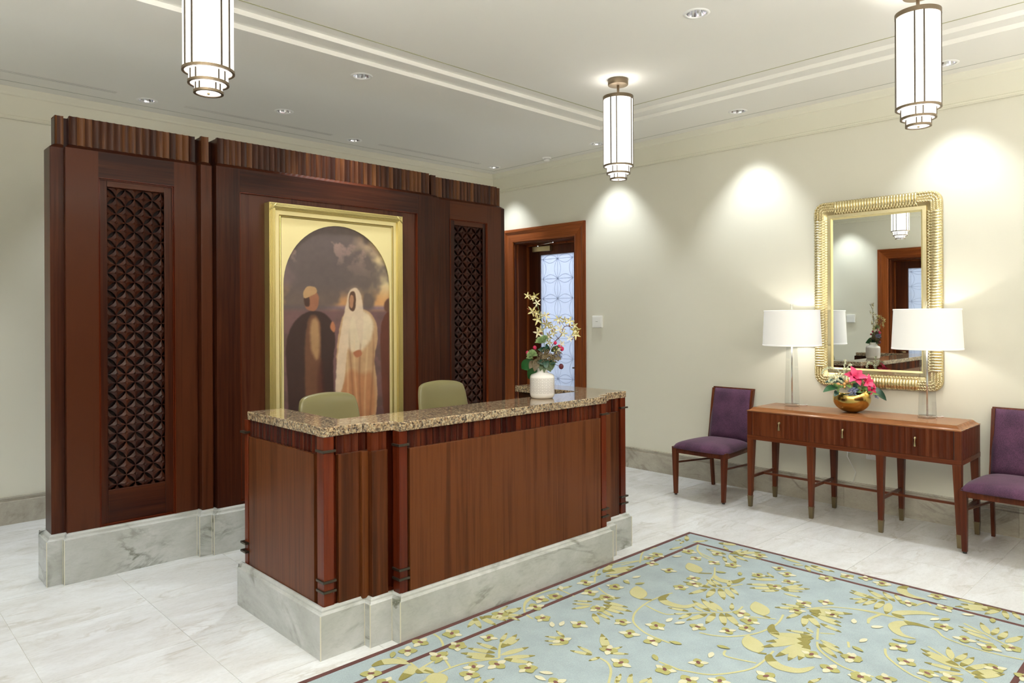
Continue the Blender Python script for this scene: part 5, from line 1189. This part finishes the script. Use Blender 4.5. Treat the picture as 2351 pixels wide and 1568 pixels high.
for X, Y, r in ((760,645,.0135),(568,708,.0150),(705,700,.0115),(695,765,.0120),(640,730,.008)): obj('berry', MB().ell(G(X,Y,-.05), r, 12, 8), M['orange'], la, smooth=True)
obj('moss_bed', MB().ell((0,0,.105), (.105,.105,.035), 20, 8), M['leafd'], la, smooth=True)
# ------------------------------------------------------------------ rug
RX_0, RX_1, RY_0, RY_1 = .95, 4.594, .545, 2.902
RB = ((RX_0+RX_1)/2, (RY_0+RY_1)/2, 0)
rg = thing('rug', 'large pale blue rug with yellow flowers, fronds and a double brown border line', 'rug', RB)
def rgp(name, mb, mat, **k): return obj(name, mb, mat, rg, w=True, **k)
RZ = .011
rgp('rug_base', MB().box(RX_0+.003, RX_1-.003, RY_0+.003, RY_1-.003, .0008, .0105), M['rugb'])
def rectb(o, wd, z0, z1, nm):
    x0, x1, y0, y1 = RX_0+o, RX_1-o, RY_0+o, RY_1-o
    for a in ((x0,x1,y0,y0+wd),(x0,x1,y1-wd,y1),(x0,x0+wd,y0+wd,y1-wd),(x1-wd,x1,y0+wd,y1-wd)): rgp(nm, MB().box(*a, z0, z1), M['rugbr'], bev=.002)
rectb(0, .028, .0006, .0122, 'border_edge'); rectb(.172, .026, .009, .0118, 'border_stripe')
def flat(polys, z, name, mat):
    mb = MB()
    for pi_, poly in enumerate(polys):
        z += 4e-6; n = len(poly); cx = sum(p[0] for p in poly)/n; cy = sum(p[1] for p in poly)/n
        vs = [(x,y,z-.0012) for x, y in poly]+[(cx+(x-cx)*.93, cy+(y-cy)*.93, z) for x, y in poly]
        mb.add(vs, [tuple(range(n, 2*n))]+[(i, (i+1)%n, n+(i+1)%n, n+i) for i in range(n)])
    return rgp(name, mb, mat, kind='stuff')
def leafpoly(b, t_, wd, s0=0, s1=1, n=8):
    b, t_ = Vector(b), Vector(t_); d = t_-b; s = Vector((-d.y, d.x)).normalized(); L_ = []; R__ = []
    for i in range(n+1):
        q = s0+(s1-s0)*i/n; w_ = wd*max(0.03, math.sin(PI*min(1, q**.85)))**.75
        L_.append(tuple(b+d*q+s*w_)); R__.append(tuple(b+d*q-s*w_))
    return L_+R__[::-1]
def rib2(pts, wd):
    cv = curve([(x, y, 0) for x, y in pts], 16); out = []; n = len(cv); Lf = []; Rt = []
    for i, p in enumerate(cv):
        d = (cv[min(i+1,n-1)]-cv[max(i-1,0)]).normalized(); w_ = wd(i/(n-1)) if callable(wd) else wd
        Lf.append((p.x-d.y*w_, p.y+d.x*w_)); Rt.append((p.x+d.y*w_, p.y-d.x*w_))
    return [[Lf[i], Lf[i+1], Rt[i+1], Rt[i]] for i in range(n-1)]
mm = lambda p: (p[0]/1000, p[1]/1000)
# the pattern repeats by a half turn about the rug's centre
def inside(pts): return all(RX_0+.03 < x/1000 < RX_1-.006 and RY_0+.03 < y/1000 < RY_1-.006 for x, y in pts)
def turned(p): return (int((RX_0+RX_1)*1000)-p[0], int((RY_0+RY_1)*1000)-p[1])
anchor = [q[:2] for q in RUG_LEAVES]+RUG_FLOWERS+[p for v in RUG_VINES for p in v]
def free(p, d=110): return all((p[0]-a[0])**2+(p[1]-a[1])**2 > d*d for a in anchor)
RUG_LEAVES = [q for q in RUG_LEAVES if inside((q[:2], q[2:]))]+[t for t in [turned(q[:2])+turned(q[2:]) for q in RUG_LEAVES] if free(t[:2]) and inside((t[:2], t[2:]))]
RUG_FLOWERS = [q for q in RUG_FLOWERS if inside((q,))]+[t for t in map(turned, RUG_FLOWERS) if free(t) and inside((t,))]
RUG_BUDS = [q for q in RUG_BUDS if inside((q,))]+[t for t in map(turned, RUG_BUDS) if free(t) and inside((t,))]
RUG_CURLS = [q for q in RUG_CURLS if inside(q)]+[t for t in [[turned(p) for p in q] for q in RUG_CURLS] if inside(t) and all(free(p) for p in t)]
RUG_PADDLES = [q for q in RUG_PADDLES if inside(q)]+[t for t in [[turned(p) for p in q] for q in RUG_PADDLES] if inside(t) and all(free(p) for p in t)]
RUG_VINES = [q for q in RUG_VINES if inside(q)]+[t for t in [[turned(p) for p in q] for q in RUG_VINES] if inside(t) and all(free(p) for p in t)]
vines = []
for v_ in RUG_VINES: vines += rib2([mm(p) for p in v_], .0058)
def thinflat(quads, z, name, mat):
    mb = MB()
    for q_ in quads: z += 2e-7; mb.add([(x,y,z) for x, y in q_], [(0,1,2,3)])
    return rgp(name, mb, mat, kind='stuff')
thinflat(vines, RZ+.0006, 'vine_pattern', M['rugv'])
lv_, dk_, lq, dq = [], [], [], []; rr = random.Random(4)
for a, b, c_, d in RUG_LEAVES:
    B_, T_ = (a/1000, b/1000), (c_/1000, d/1000); L_ = math.hypot(B_[0]-T_[0], B_[1]-T_[1]); wd = min(.026, max(.011, L_*.125))
    lv_.append(leafpoly(B_, T_, wd)); dk_.append(leafpoly(B_, T_, wd*.96, .80, 1)); 
    if rr.random() < .7: dk_.append(leafpoly(B_, T_, wd*.98, .02, .28))
for p in RUG_PADDLES:
    B_, T_ = mm(p[1]), mm(p[0]); lv_.append(leafpoly(B_, T_, .050, 0, 1, 12)); dq += rib2([mm(p[1]), mm(p[2])], .008)
for p in RUG_CURLS:
    q = rib2([mm(x) for x in p], lambda s: .004+.024*math.sin(PI*min(1, s*1.02))**.8); k = len(q)//3; dq += q[:k]; lq += q[k:]
thinflat(lq, RZ+.0012, 'curled_leaves', M['rugy']); thinflat(dq, RZ+.0013, 'curled_leaf_backs', M['rugo'])
flat(lv_, RZ+.0014, 'leaf_pattern', M['rugy']); flat(dk_, RZ+.0020, 'leaf_dark_ends', M['rugo'])  # olive pieces are the woven darker tips and bases of the leaves
pc, py_, pe = [], [], []
for k, (x, y) in enumerate(RUG_FLOWERS):
    x, y = x/1000, y/1000; a0 = rr.uniform(0, 6.28); sz = rr.uniform(.048,.060); n = 4 if k % 3 else 5
    for i in range(n):
        a = a0+i*2*PI/n; L_ = sz*(1.0 if i % 2 else .86)
        (py_ if i % 2 == 0 else pc).append(leafpoly((x, y), (x+L_*math.cos(a), y+L_*math.sin(a)), sz*(.42 if i % 2 == 0 else .30), .02, .97))
    pe.append([(x+.017*math.cos(a0)*math.cos(t)-.010*math.sin(a0)*math.sin(t), y+.017*math.sin(a0)*math.cos(t)+.010*math.cos(a0)*math.sin(t)) for t in [i*PI/5 for i in range(10)]])
for x, y in RUG_BUDS:
    x, y = x/1000, y/1000; a = rr.uniform(0, 6.28); L_ = .032; (pc if rr.random() < .5 else py_).append(leafpoly((x-L_*math.cos(a), y-L_*math.sin(a)), (x+L_*math.cos(a), y+L_*math.sin(a)), .014))
flat(py_, RZ+.0030, 'flower_petals', M['rugo2'] if 'rugo2' in M else M['rugy']); flat(pc, RZ+.0026, 'flower_petals', M['rugc']); flat(pe, RZ+.0038, 'flower_eyes', M['rugd'])
